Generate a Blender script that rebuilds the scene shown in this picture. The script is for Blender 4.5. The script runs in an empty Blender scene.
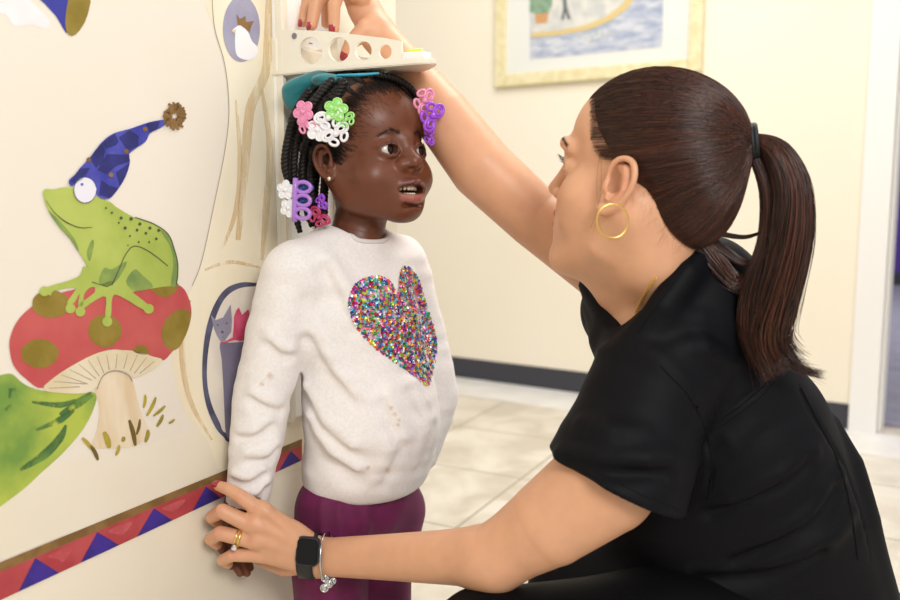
import bpy, bmesh, math, random
import numpy as np
from mathutils import Vector, Matrix, geometry
random.seed(7); RNG = np.random.default_rng(7)
SC = bpy.context.scene; COL = SC.collection
VS = 1.0     # voxel size factor of the modelled bodies

# ---------------------------------------------------------------- camera, world, lights, exposure
FPX, H, PITCH = 850.0, 0.89, math.atan(104/850.0)
cam_d = bpy.data.cameras.new('camera'); cam = bpy.data.objects.new('camera', cam_d); COL.objects.link(cam)
cam.location = (0, 0, H); cam.rotation_euler = (math.pi/2-PITCH, 0, 0)
cam_d.sensor_width = 36; cam_d.lens = FPX/900*36; cam_d.clip_start = 0.05
cam_d.dof.use_dof = True; cam_d.dof.focus_distance = 1.13; cam_d.dof.aperture_fstop = 4.0
SC.camera = cam
SC.view_settings.view_transform = 'Standard'; SC.view_settings.look = 'None'
SC.view_settings.gamma = 1; SC.view_settings.use_curve_mapping = False; SC.view_settings.exposure = 0.10
w = bpy.data.worlds.new('World'); SC.world = w; w.use_nodes = True
w.node_tree.nodes['Background'].inputs[0].default_value = (1.0, 0.97, 0.93, 1)
w.node_tree.nodes['Background'].inputs[1].default_value = 0.56
def area(name, loc, target, size, power, col=(1, .96, .9)):
    l = bpy.data.lights.new(name, 'AREA'); l.shape = 'DISK'; l.size = size; l.energy = power; l.color = col
    o = bpy.data.objects.new(name, l); COL.objects.link(o); o.location = loc
    o.rotation_euler = (Vector(target)-Vector(loc)).to_track_quat('-Z', 'Y').to_euler(); return o
area('front_key', (0.75, -1.1, 2.0), (0.0, 1.25, .9), 0.9, 38, (1, .98, .95))  # soft key light added to shape the figures; no window stands here
area('overhead_fill', (0.75, 1.7, 2.5), (0.4, 1.1, .9), 1.0, 22, (1, .95, .88))  # unseen overhead light, added and placed for sheen on the hair
area('back_wall_fill', (0.2, 2.3, 2.7), (0.35, 3.9, 0.7), 1.5, 32, (1, .96, .9))  # background light added to brighten the back wall

def P(px, py, Y):
    dx, dz = (px-450)/FPX, (300-py)/FPX
    dy = math.cos(PITCH)+dz*math.sin(PITCH); dzw = -math.sin(PITCH)+dz*math.cos(PITCH)
    t = Y/dy
    return np.array([dx*t, Y, H+dzw*t])
def pxr(r, Y): return r*Y/FPX

# ---------------------------------------------------------------- small helpers
def lin(h):
    if isinstance(h, str):
        h = h.lstrip('#'); c = [int(h[i:i+2], 16)/255 for i in (0, 2, 4)]
    else: c = h
    return tuple(x/12.92 if x <= .04045 else ((x+.055)/1.055)**2.4 for x in c)+(1,)
def mat(name, col, rough=.6, col2=None, scale=20, stretch=(1, 1, 1), lo=.4, hi=.6, detail=4, bump=0, bscale=60, metal=0,
        sss=0, sssr=(1, .35, .2), spec=.5, alpha=None, sheen=0, coat=0, attr=None, bstretch=(1, 1, 1), emit=0, aniso=0, bdist=.002):
    m = bpy.data.materials.new(name); m.use_nodes = True; nt = m.node_tree; N = nt.nodes; L = nt.links
    b = N['Principled BSDF']; b.inputs['Roughness'].default_value = rough; b.inputs['Metallic'].default_value = metal
    b.inputs['Specular IOR Level'].default_value = spec
    b.inputs['Base Color'].default_value = lin(col)
    tc = N.new('ShaderNodeTexCoord')
    def noise(sc, st, dt):
        mp = N.new('ShaderNodeMapping'); mp.inputs['Scale'].default_value = st
        L.new(tc.outputs['Object'], mp.inputs['Vector'])
        n = N.new('ShaderNodeTexNoise'); n.inputs['Scale'].default_value = sc; n.inputs['Detail'].default_value = dt
        L.new(mp.outputs[0], n.inputs['Vector']); return n
    out = None
    if attr:
        a = N.new('ShaderNodeVertexColor'); a.layer_name = attr; out = a.outputs['Color']
        if col2:
            n = noise(scale, stretch, detail); r = N.new('ShaderNodeMapRange')
            r.inputs[1].default_value = lo; r.inputs[2].default_value = hi
            r.inputs[3].default_value = 1-col2; r.inputs[4].default_value = 1+col2
            L.new(n.outputs[0], r.inputs[0])
            v = N.new('ShaderNodeVectorMath'); v.operation = 'SCALE'
            L.new(out, v.inputs[0]); L.new(r.outputs[0], v.inputs['Scale']); out = v.outputs[0]
        L.new(out, b.inputs['Base Color'])
    elif col2:
        n = noise(scale, stretch, detail); r = N.new('ShaderNodeValToRGB')
        r.color_ramp.elements[0].position = lo; r.color_ramp.elements[1].position = hi
        r.color_ramp.elements[0].color = lin(col); r.color_ramp.elements[1].color = lin(col2)
        L.new(n.outputs[0], r.inputs[0]); L.new(r.outputs[0], b.inputs['Base Color'])
    if bump:
        n = noise(bscale, bstretch, 3); bp = N.new('ShaderNodeBump'); bp.inputs['Strength'].default_value = bump
        bp.inputs['Distance'].default_value = bdist
        L.new(n.outputs[0], bp.inputs['Height']); L.new(bp.outputs[0], b.inputs['Normal'])
    if sss:
        b.inputs['Subsurface Weight'].default_value = sss; b.inputs['Subsurface Radius'].default_value = sssr
        b.inputs['Subsurface Scale'].default_value = .008
    if sheen: b.inputs['Sheen Weight'].default_value = sheen
    if coat: b.inputs['Coat Weight'].default_value = coat; b.inputs['Coat Roughness'].default_value = .15
    if alpha is not None:
        n = noise(alpha[0], alpha[3] if len(alpha) > 3 else (1, 1, 1), 4); r = N.new('ShaderNodeMapRange')
        r.inputs[1].default_value = alpha[1]; r.inputs[2].default_value = alpha[2]
        L.new(n.outputs[0], r.inputs[0]); L.new(r.outputs[0], b.inputs['Alpha'])
    if aniso: b.inputs['Anisotropic'].default_value = aniso
    return m
def obj(name, me, m=None, parent=None, **props):
    if isinstance(me, bmesh.types.BMesh):
        d = bpy.data.meshes.new(name); me.to_mesh(d); me.free(); me = d
    o = bpy.data.objects.new(name, me); COL.objects.link(o)
    if m:
        for x in (m if isinstance(m, (list, tuple)) else [m]): me.materials.append(x)
    if parent: o.parent = parent; o.matrix_parent_inverse = parent.matrix_world.inverted()
    for k, v in props.items(): o[k] = v
    return o
def empty(name, loc=(0, 0, 0), **props):
    o = bpy.data.objects.new(name, None); COL.objects.link(o); o.location = loc; o.empty_display_size = .05
    o.matrix_world = Matrix.Translation(loc)
    for k, v in props.items(): o[k] = v
    return o
def mesh(name, V, F, smooth=True):
    me = bpy.data.meshes.new(name)
    V = np.asarray(V, np.float32); 
    if isinstance(F, np.ndarray):
        n, k = F.shape
        me.vertices.add(len(V)); me.vertices.foreach_set('co', V.ravel())
        me.loops.add(n*k); me.loops.foreach_set('vertex_index', F.astype(np.int32).ravel())
        me.polygons.add(n); me.polygons.foreach_set('loop_start', np.arange(0, n*k, k, dtype=np.int32))
        me.update(calc_edges=True); me.validate()
    else:
        me.from_pydata([tuple(v) for v in V], [], F); me.update()
    if smooth: me.polygons.foreach_set('use_smooth', np.ones(len(me.polygons), bool))
    return me
def boxbm(bm, o, ax, ay, az, bev=0):
    """box from corner o with edge vectors ax, ay, az"""
    o, ax, ay, az = [np.asarray(v, float) for v in (o, ax, ay, az)]
    vs = [bm.verts.new(o+i*ax+j*ay+k*az) for k in (0, 1) for j in (0, 1) for i in (0, 1)]
    fs = [bm.faces.new([vs[i] for i in f]) for f in ((0, 2, 3, 1), (4, 5, 7, 6), (0, 1, 5, 4), (2, 6, 7, 3), (0, 4, 6, 2), (1, 3, 7, 5))]
    bmesh.ops.recalc_face_normals(bm, faces=fs)
    if bev: bmesh.ops.bevel(bm, geom=list({e for f in fs for e in f.edges}), offset=bev, segments=2, affect='EDGES', profile=.6)
def frames(pts):
    pts = np.asarray(pts, float); T = np.gradient(pts, axis=0); T /= np.linalg.norm(T, axis=1, keepdims=True)+1e-12
    up = np.array([0, 0, 1.]) if abs(T[0][2]) < .9 else np.array([1., 0, 0])
    U = []; u = np.cross(T[0], up); u /= np.linalg.norm(u)
    for t in T:
        u = u-t*np.dot(u, t); u /= np.linalg.norm(u)+1e-12; U.append(u)
    U = np.array(U); return T, U, np.cross(T, U)
def tube(pts, r, sides=10, closed=False, caps=True):
    pts = np.asarray(pts, float); n = len(pts); r = np.broadcast_to(r, n)
    T, U, Bn = frames(pts)
    if closed:
        T = np.roll(pts, -1, 0)-np.roll(pts, 1, 0); T /= np.linalg.norm(T, axis=1, keepdims=True)
    a = np.linspace(0, 2*np.pi, sides, endpoint=False)
    V = pts[:, None]+r[:, None, None]*(U[:, None]*np.cos(a)[None, :, None]+Bn[:, None]*np.sin(a)[None, :, None])
    F = []
    for i in range(n if closed else n-1):
        j = (i+1) % n
        for k in range(sides):
            l = (k+1) % sides; F.append((i*sides+k, i*sides+l, j*sides+l, j*sides+k))
    V = V.reshape(-1, 3)
    if caps and not closed:
        F.append(tuple(range(sides))[::-1]); F.append(tuple((n-1)*sides+k for k in range(sides)))
    return V, F
def join(parts):
    V = []; F = []; o = 0
    for v, f in parts:
        V.append(np.asarray(v)); F += [tuple(i+o for i in q) for q in f]; o += len(v)
    return np.concatenate(V), F
def uvsphere(c, r, R=np.eye(3), n=12):
    r = np.broadcast_to(r, 3); V = []; F = []
    for i in range(n+1):
        t = math.pi*i/n
        for j in range(2*n):
            p = math.pi*j/n; V.append(np.array([math.sin(t)*math.cos(p), math.sin(t)*math.sin(p), math.cos(t)])*r)
    for i in range(n):
        for j in range(2*n):
            k = (j+1) % (2*n); F.append((i*2*n+j, (i+1)*2*n+j, (i+1)*2*n+k, i*2*n+k))
    return np.array(V)@np.asarray(R).T+np.asarray(c), F
def catmull(pts, n=6, closed=False):
    pts = np.asarray(pts, float); m = len(pts); out = []
    rng = range(m) if closed else range(m-1)
    for i in rng:
        if closed: p0, p1, p2, p3 = pts[i-1], pts[i], pts[(i+1) % m], pts[(i+2) % m]
        else: p0, p1, p2, p3 = pts[max(i-1, 0)], pts[i], pts[i+1], pts[min(i+2, m-1)]
        for t in np.arange(n)/n:
            out.append(.5*((2*p1)+(-p0+p2)*t+(2*p0-5*p1+4*p2-p3)*t*t+(-p0+3*p1-3*p2+p3)*t**3))
    if not closed: out.append(pts[-1])
    return np.array(out)
def strand_mesh(name, PP, rr, cols, seed):
    V, F = strands(PP, rr); me = mesh(name, V, F); r = np.random.default_rng(seed); S_, N_ = PP.shape[:2]
    k = r.integers(0, len(cols), S_); c = np.array([lin(x)[:3] for x in cols])[k]*r.uniform(.85, 1.15, (S_, 1)); q_ = PP[:, 0]@np.array([[260, 90], [-140, 310], [330, -180]]); c = c*(1+.42*np.sin(q_[:, :1])*np.cos(q_[:, 1:])); setcol(me, np.repeat(c, N_*3, 0)); return me
def strands(paths, rad, sides=3):
    """paths (S,N,3), rad (S,N) -> one mesh of thin tubes"""
    S, N, _ = paths.shape
    T = np.gradient(paths, axis=1); T /= np.linalg.norm(T, axis=2, keepdims=True)+1e-12
    up = np.array([.31, .52, .79]); U = np.cross(T, up); U /= np.linalg.norm(U, axis=2, keepdims=True)+1e-9
    B = np.cross(T, U); a = np.linspace(0, 2*np.pi, sides, endpoint=False)
    V = paths[:, :, None]+rad[:, :, None, None]*(U[:, :, None]*np.cos(a)[:, None]+B[:, :, None]*np.sin(a)[:, None])
    idx = np.arange(S*N*sides).reshape(S, N, sides)
    A = idx[:, :-1]; Bq = idx[:, 1:]
    F = np.stack([A, np.roll(A, -1, 2), np.roll(Bq, -1, 2), Bq], -1).reshape(-1, 4)
    return V.reshape(-1, 3), F

# ---------------------------------------------------------------- signed-distance modeller
import openvdb
BAND = .045
class SDF:
    def __init__(self): self.ops = []; self.R = np.eye(3); self.t = np.zeros(3); self.s = 1.0; self.disp = None
    def frame(self, R=np.eye(3), t=(0, 0, 0), s=1.0): self.R = np.asarray(R, float); self.t = np.asarray(t, float); self.s = s; return self
    def X(self, p): return self.R@(np.asarray(p, float)*self.s)+self.t
    def tube(self, pts, r, k=.01, sub=False, flat=None):
        """polyline with radii; flat=(axis, factor) squeezes it along an axis"""
        pts = np.array([self.X(p) for p in pts]); r = np.broadcast_to(np.asarray(r, float)*self.s, len(pts)).copy()
        c = (pts.min(0)+pts.max(0))/2; R = max(np.linalg.norm(pts-c, axis=1))+max(r)
        if flat is not None:
            ax = self.R@np.asarray(flat[0], float); ax /= np.linalg.norm(ax); flat = (ax, flat[1])
        self.ops.append(('t', sub, k, c, R, pts, r, flat)); return self
    def cap(self, a, b, ra, rb=None, k=.01, sub=False, flat=None): return self.tube([a, b], [ra, ra if rb is None else rb], k, sub, flat)
    def ball(self, c, r, k=.01, sub=False):
        if np.ndim(r) == 0: r = (r, r, r)
        return self.ell(c, r, k=k, sub=sub)
    def ell(self, c, r, rot=np.eye(3), k=.01, sub=False):
        c = self.X(c); r = np.asarray(r, float)*self.s
        self.ops.append(('e', sub, k, c, max(r), r, (self.R@np.asarray(rot)).T, None)); return self
    def plane(self, p, n, k=.0):
        n = self.R@np.asarray(n, float); n /= np.linalg.norm(n)
        self.ops.append(('p', True, k, self.X(p), 1e9, n, None, None)); return self
    def group(self, sub, k=.01):
        c = np.mean([o[3] for o in sub.ops if o[0] != 'p' and not o[1]], 0); R = max(np.linalg.norm(o[3]-c)+o[4] for o in sub.ops if o[0] != 'p' and not o[1])
        self.ops.append(('g', False, k, c, R, sub, None, None)); return self
    def one(self, op, p):
        if op[0] == 'g': return op[5](p)
        if op[0] == 't':
            pts, r, flat = op[5], op[6], op[7]; best = None
            if flat is not None:
                ax, f = flat; c0 = op[3]
                q = p+((p-c0)@ax)[:, None]*ax*(1/f-1); pts = pts+((pts-c0)@ax)[:, None]*ax*(1/f-1)
            else: q = p
            big = len(p) > 40 and len(pts) > 2
            if big: pc = (q.min(0)+q.max(0))/2; pr = np.linalg.norm(q.max(0)-pc)
            for i in range(max(len(pts)-1, 1)):
                a = pts[i]; b = pts[min(i+1, len(pts)-1)]; ba = b-a; L = ba@ba+1e-12
                if big and np.linalg.norm((a+b)/2-pc)-math.sqrt(L)/2-max(r[i], r[min(i+1, len(r)-1)])-pr > .035: continue
                t = np.clip(((q-a)@ba)/L, 0, 1); v = q-a-t[:, None]*ba
                d = np.sqrt((v*v).sum(1))-(r[i]+(r[min(i+1, len(r)-1)]-r[i])*t)
                best = d if best is None else np.minimum(best, d)
            if best is None: return np.full(len(p), .2)
            return best*(min(1, flat[1]) if flat is not None else 1)
        if op[0] == 'e':
            q = (p-op[3])@op[6].T; k0 = np.sqrt(((q/op[5])**2).sum(1)); k1 = np.sqrt(((q/op[5]**2)**2).sum(1))
            return np.where(k0 < 1e-6, -op[5].min(), k0*(k0-1)/np.maximum(k1, 1e-9))
        return (p-op[3])@op[5]
    def __call__(self, p, ops=None):
        p = np.asarray(p, float); d = np.full(len(p), .2)
        if ops is None and len(p) > 64:
            pc = (p.min(0)+p.max(0))/2; pr = np.linalg.norm(p.max(0)-pc)
            if pr < .2: ops = [o for o in self.ops if o[0] == 'p' or np.linalg.norm(o[3]-pc)-o[4]-pr < o[2]+BAND]
        for op in (self.ops if ops is None else ops):
            e = self.one(op, p); k = op[2]
            if op[0] == 'p' or op[1]:
                if op[0] != 'p': e = -e
                if k > 0: h = np.maximum(k-np.abs(d-e), 0)/k; d = np.maximum(d, e)+h*h*k*.25
                else: d = np.maximum(d, e)
            elif k > 0: h = np.maximum(k-np.abs(d-e), 0)/k; d = np.minimum(d, e)-h*h*k*.25
            else: d = np.minimum(d, e)
        if self.disp is not None: d = d+self.disp(p)
        return d
    def grad(self, p, e=.0008):
        g = np.stack([self(p+np.eye(3)[i]*e)-self(p-np.eye(3)[i]*e) for i in range(3)], 1)
        return g/(np.linalg.norm(g, axis=1, keepdims=True)+1e-9)
    def project(self, p, off=0, it=5):
        for _ in range(it):
            g = self.grad(p); p = p-g*((self(p)-off)*.9)[:, None]
        return p
    def mesh(self, h):
        h = h*VS
        pos = [o for o in self.ops if o[0] != 'p' and not o[1]]
        lo = np.min([o[3]-o[4] for o in pos], 0)-.01; hi = np.max([o[3]+o[4] for o in pos], 0)+.01
        B = 8; SB = 3 if h > .004 else 4; n = np.ceil((hi-lo)/(h*B*SB)).astype(int)
        g = openvdb.FloatGrid(); bg = h*3; g.background = bg
        off = (np.arange(B)+.0)
        vx = np.stack(np.meshgrid(off, off, off, indexing='ij'), -1).reshape(-1, 3)
        sb = np.stack(np.meshgrid(*[np.arange(SB)]*3, indexing='ij'), -1).reshape(-1, 3)
        SR = h*B*SB*.87; br = h*B*.87
        for I in np.ndindex(*n):
            base = np.array(I)*B*SB; c = lo+(base+B*SB/2)*h
            ops = [o for o in self.ops if np.linalg.norm(o[3]-c)-o[4]-SR < o[2]+BAND or o[0] == 'p']
            if not any(o[0] != 'p' and not o[1] for o in ops): continue
            cb = c-(B*SB/2)*h+(sb*B+B/2)*h
            d = self(cb, ops); act = np.abs(d) < br*1.35+.004
            for s in sb[(~act) & (d < 0)]:
                a = base+s*B; g.fill(tuple(int(x) for x in a), tuple(int(x) for x in a+B-1), -bg, False)
            s = sb[act]
            if not len(s): continue
            pts = lo+(base+s[:, None]*B+vx[None])*h
            t2 = [o for o in ops if o[0] == 'p' or np.linalg.norm(o[3]-c)-o[4]-SR < o[2]*1.5+h*5+.012]
            v = self(pts.reshape(-1, 3), t2).reshape(len(s), B, B, B)
            v = np.clip(v, -bg, bg).astype(np.float32)
            for q, arr in zip(s, v):
                a = base+q*B; g.copyFromArray(np.ascontiguousarray(arr), ijk=tuple(int(x) for x in a))
        P_, Q = g.convertToQuads()
        return lo+P_*h, Q[:, ::-1].astype(np.int32)
def wob(scale, amp, seed, n=10, stretch=(1, 1, 1)):
    r = np.random.default_rng(seed); D = r.normal(size=(n, 3)); D /= np.linalg.norm(D, axis=1, keepdims=True)
    D = D*np.asarray(stretch)*scale*r.uniform(.6, 1.7, (n, 1)); ph = r.uniform(0, 6.28, n)
    return lambda p: amp*np.sin(p@D.T+ph).mean(1)*1.8
def smesh(name, s, h, m, parent=None, color=None, **kw):
    V, F = s.mesh(h); me = mesh(name, V, F)
    if color is not None: setcol(me, color(V))
    return obj(name, me, m, parent, **kw)
def setcol(me, c):
    a = me.color_attributes.new('Col', 'FLOAT_COLOR', 'POINT'); c = np.c_[c, np.ones(len(c))] if c.shape[1] == 3 else c
    a.data.foreach_set('color', np.ascontiguousarray(c, np.float32).ravel())
def smooth01(x): x = np.clip(x, 0, 1); return x*x*(3-2*x)
# ---------------------------------------------------------------- room
WD = np.array([.46, .888, 0]); WD /= np.linalg.norm(WD)            # along the painted wall, away from the camera
WN = np.array([WD[1], -WD[0], 0]); WA = np.array([-150/850*1.31, 1.31, 0])
BD = np.array([-.841, .541, 0]); BD /= np.linalg.norm(BD); BN = np.array([-BD[1], BD[0], 0]); BA = np.array([50/850*4.0, 4.0, 0])
Z = np.array([0, 0, 1.])
def hit(px, py, A, n):
    d = P(px, py, 1.0)-np.array([0, 0, H]); o = np.array([0, 0, H])
    return o+d*(np.dot(A-o, n)/np.dot(d, n))
def wpt(px, py, off=0):
    p = hit(px, py, WA+WN*off, WN); return p
cream = mat('cream_wall_paint', '#f0e7d5', .75, '#ede3ce', 1.2, lo=.3, hi=.7, bump=.05, bscale=180)
mwall = mat('mural_wall_paint', '#eae2d6', .7, '#e7decf', 2.5, lo=.3, hi=.7, bump=.05, bscale=180)
white = mat('white_gloss_paint', '#eceae6', .4)
cove = mat('black_vinyl_cove', '#34343c', .45)
def wallbox(name, A, d, n, s0, s1, z0, z1, th, m, kind=True, bev=0, parent=None):
    bm = bmesh.new(); boxbm(bm, A+d*s0+Z*z0-n*th, d*(s1-s0), n*th, Z*(z1-z0), bev)
    o = obj(name, bm, m, parent)
    if kind: o['kind'] = 'structure'
    return o
sR = np.dot(wpt(396, 60)-WA, WD)
wallbox('wall_mural', WA, WD, WN, -1.9, sR, 0, 2.6, .13, cream)
# floor: 18 inch tiles lined up with the walls, a white border strip along the back wall
def tile_mat(name, c1, c2, grout, ox, oy, size):
    m = bpy.data.materials.new(name); m.use_nodes = True; N = m.node_tree.nodes; L = m.node_tree.links; b = N['Principled BSDF']
    tc = N.new('ShaderNodeTexCoord'); mp = N.new('ShaderNodeMapping'); mp.vector_type = 'TEXTURE'
    mp.inputs['Location'].default_value = (ox, oy, 0); mp.inputs['Rotation'].default_value = (0, 0, math.atan2(WD[1], WD[0]))
    L.new(tc.outputs['Object'], mp.inputs['Vector'])
    br = N.new('ShaderNodeTexBrick'); br.offset = 0; br.inputs['Scale'].default_value = 1
    br.inputs['Brick Width'].default_value = size; br.inputs['Row Height'].default_value = size
    br.inputs['Mortar Size'].default_value = .004; br.inputs['Mortar Smooth'].default_value = .2
    br.inputs['Color1'].default_value = (1, 1, 1, 1); br.inputs['Color2'].default_value = (.93, .93, .93, 1); br.inputs['Mortar'].default_value = (0, 0, 0, 1)
    L.new(mp.outputs[0], br.inputs['Vector'])
    n = N.new('ShaderNodeTexNoise'); n.inputs['Scale'].default_value = 5; n.inputs['Detail'].default_value = 6; n.inputs['Distortion'].default_value = .8
    L.new(tc.outputs['Object'], n.inputs['Vector'])
    r = N.new('ShaderNodeValToRGB'); r.color_ramp.elements[0].position = .38; r.color_ramp.elements[1].position = .62
    r.color_ramp.elements[0].color = lin(c1); r.color_ramp.elements[1].color = lin(c2); L.new(n.outputs[0], r.inputs[0])
    mx = N.new('ShaderNodeMix'); mx.data_type = 'RGBA'; L.new(br.outputs['Fac'], mx.inputs['Factor'])
    L.new(r.outputs[0], mx.inputs['A']); mx.inputs['B'].default_value = lin(grout)
    L.new(mx.outputs['Result'], b.inputs['Base Color']); b.inputs['Roughness'].default_value = .35
    return m
fo = hit(456, 528, np.array([0, 0, 0.]), Z)
tiles = tile_mat('beige_marbled_floor_tile', '#c9bfae', '#e2dbcd', '#9a917f', fo[0], fo[1], .457)
bm = bmesh.new(); boxbm(bm, (-4, -2.5, -.05), (9.5, 0, 0), (0, 11, 0), (0, 0, .05)); obj('floor', bm, tiles, kind='structure')
# back wall with a doorway on the right
cR = np.dot(hit(848, 440, BA, BN)-BA, BD)       # casing left edge (BD points left)
cI = np.dot(hit(879, 420, BA, BN)-BA, BD)       # casing inner edge
cR = np.dot(hit(850, 400, BA, BN)-BA, BD); cI = np.dot(hit(877.5, 400, BA, BN)-BA, BD)
wallbox('wall_back', BA, BD, BN, cI, 3.2, 0, 2.6, .12, cream)
wallbox('wall_back_upper', BA, BD, BN, cI-.95, cI, 2.08, 2.6, .12, cream)
wallbox('wall_back_end', BA, BD, BN, cI-1.5, cI-.95, 0, 2.6, .12, cream)
bb = wallbox('baseboard_back', BA, BD, BN, cR+.002, 3.2, 0, .1016, .12, cove); bb.location = BN*.004
bs = wallbox('trim_1', BA, BD, BN, cI-1.5, 3.2, 0, .006, 0.0001, white)
bm = bmesh.new(); boxbm(bm, BA+BD*(cI-1.5)+BN*.005, BD*(4.7-cI), BN*.30, Z*.004); bpy.data.objects.remove(bs)
obj('trim_1', bm, mat('white_border_tile', '#efedea', .35, '#e6e3dd', 6), kind='structure')
door = empty('door_1', BA+BD*cI, kind='structure')
for a, b_, z0, z1 in ((cI-.004, cR, 0, 2.17), (cI-.95-(cR-cI), cI-.946, 0, 2.17), (cI-.95, cI, 2.08, 2.17)):
    bm = bmesh.new(); boxbm(bm, BA+BD*a+BN*.001+Z*z0, BD*(b_-a), BN*.022, Z*(z1-z0), .004); obj('door_casing', bm, white, door)
bm = bmesh.new(); boxbm(bm, BA+BD*(cI-.016)-BN*.13, BD*.012, BN*.128, Z*2.08, .002); obj('door_jamb', bm, white, door)
# the room beyond the doorway
purp = mat('purple_wall_paint', '#4b2f93', .6); grey = mat('grey_lavender_carpet', '#9896a8', .9, '#83829a', 9, lo=.3, hi=.7)
bm = bmesh.new(); boxbm(bm, BA+BD*(cI-2.4)-BN*6, BD*4, BN*5.86, Z*.012); obj('floor_beyond', bm, grey, kind='structure')
bm = bmesh.new(); boxbm(bm, BA+BD*(cI-2.4)-BN*6.0, BD*4, -BN*.1, Z*2.6); obj('wall_beyond', bm, purp, kind='structure')
bm = bmesh.new(); boxbm(bm, BA+BD*(cI-2.4)-BN*5.99+Z*.012, BD*4, BN*.02, Z*.12); obj('baseboard_beyond', bm, cove, kind='structure')
area('room_beyond_panel', BA+BD*(cI-.6)-BN*3.2+Z*2.5, BA+BD*(cI-.6)-BN*3.4, 1.2, 45)

# ---------------------------------------------------------------- framed picture on the back wall
def bpt(px, py, off=0): return hit(px, py, BA+BN*off, BN)
def bsz(px, py): q = bpt(px, py)-BA; return np.dot(q, BD), q[2]
s0, zb = bsz(497, 88); s1, _ = bsz(704, 40); zt = zb+.62
fr = empty('framed_picture', BA+BD*((s0+s1)/2)+Z*zb, label='gold-framed watercolour of a street with a kerb, hanging on the cream back wall', category='picture')
gold = mat('pale_gold_frame', '#e6dcb4', .45, '#dccf9e', 30, bump=.1); fw = .054
def fbox(sa, sb_, za, zb_, o0, th, m, name, bev=.006, lab=None):
    bm = bmesh.new(); boxbm(bm, BA+BD*sa+BN*o0+Z*za, BD*(sb_-sa), BN*th, Z*(zb_-za), bev); o = obj(name, bm, m, fr)
    if lab: o['label'] = lab
sl, sr = s0, s1     # sl > sr (BD points left)
bm = bmesh.new()
for a, b_, c, d in ((sl-fw, sl, zb, zt), (sr, sr+fw, zb, zt), (sr+fw, sl-fw, zb, zb+fw), (sr+fw, sl-fw, zt-fw, zt)):
    boxbm(bm, BA+BD*a+BN*.002+Z*c, BD*(b_-a), BN*.028, Z*(d-c), .006)
obj('frame', bm, gold, fr)
fbox(sr+fw-.004, sl-fw+.004, zb+fw-.004, zt-fw+.004, .003, .008, mat('white_mount_board', '#e4e4dd', .8), 'mount_board', 0)
ps, pz = bsz(531, 60); ps2, _ = bsz(663, 47)
fbox(ps2, ps, pz, zt-fw-.1, .0115, .001, mat('street_watercolour', '#93a0bc', .8, '#d2d4da', 16, stretch=(1, 1, 3), lo=.35, hi=.65), 'painting', 0)
def ppoly(name, pts, m, off):
    q = [bpt(x, y, off) for x, y in pts]; tris = geometry.tessellate_polygon([[Vector(v) for v in q]])
    me = mesh(name, q, [tuple(t) for t in tris], False); return obj(name, me, m, fr)
ppoly('painted_pavement', [(531, 30), (531, -40), (650, -40), (640, -6), (620, 8), (605, 18), (585, 25), (560, 30), (531, 35)], mat('pavement_wash', '#dcd9cf', .8, '#c3c4c0', 20), .0140)
ppoly('painted_kerb', [(531, 33), (560, 30), (585, 25), (605, 17), (620, 6), (634, -10), (640, -10), (628, 8), (610, 21), (590, 29.5), (560, 35), (531, 38)], mat('kerb_ochre', '#d6bd74', .8), .0145)
ppoly('painted_planter', [(534, 12), (549, 12), (547, 23), (536, 24)], mat('planter_orange', '#c98f45', .8), .0145)
ppoly('painted_shrub', [(529.5, 12), (530, -15), (553, -15), (552, 6), (548, 13), (536, 14)], mat('shrub_green', '#7fa080', .8, '#5f8a66', 40), .0147)
ppoly('painted_figure', [(561, 20), (563, 8), (562, -10), (566, -10), (567, 6), (571, 20), (567, 19), (565.5, 12), (564, 20)], mat('figure_dark', '#4c5358', .8), .0149)
ppoly('painted_paving_light', [(578, 36), (600, 30), (618, 33), (590, 42)], mat('paving_light', '#cfd2cf', .8, '#aab2c0', 60), .0141)
bm = bmesh.new(); boxbm(bm, BA+BD*(sr+fw-.004)+BN*.0155+Z*(zb+fw-.004), BD*(sl-sr-2*fw+.008), BN*.0015, Z*(zt-zb-2*fw+.008))
glass = bpy.data.materials.new('picture_glass'); glass.use_nodes = True
gb = glass.node_tree.nodes['Principled BSDF']; gb.inputs['Alpha'].default_value = .06; gb.inputs['Roughness'].default_value = .15
obj('glazing', bm, glass, fr)

# ---------------------------------------------------------------- mural
mural = empty('wall_painting', WA, label='painted mural of a green frog on a red mushroom beside a tree', category='mural')
def poly(name, pts, m, lay, parent=mural, sm=4, label=None):
    pts = catmull(pts, sm, True) if sm else np.asarray(pts, float)
    q = [wpt(x, y, .0004+.0002*lay) for x, y in pts]
    tris = geometry.tessellate_polygon([[Vector(v) for v in q]])
    o = obj(name, mesh(name, q, [tuple(t) for t in tris], False), m, parent)
    if label: o['label'] = label
    return o
def stroke(name, pts, w, m, lay, parent=mural, sm=5):
    pts = catmull(pts, sm); n = len(pts); T = np.gradient(pts, axis=0); T /= np.linalg.norm(T, axis=1, keepdims=True)+1e-9
    Nn = np.c_[-T[:, 1], T[:, 0]]; ww = np.interp(np.linspace(0, 1, n), np.linspace(0, 1, len(w)), w) if np.ndim(w) else np.full(n, w)
    A = pts+Nn*ww[:, None]/2; B = pts-Nn*ww[:, None]/2
    q = [wpt(x, y, .0004+.0002*lay) for x, y in np.r_[A, B]]
    return obj(name, mesh(name, q, [(i, i+1, n+i+1, n+i) for i in range(n-1)], False), m, parent)
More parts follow.
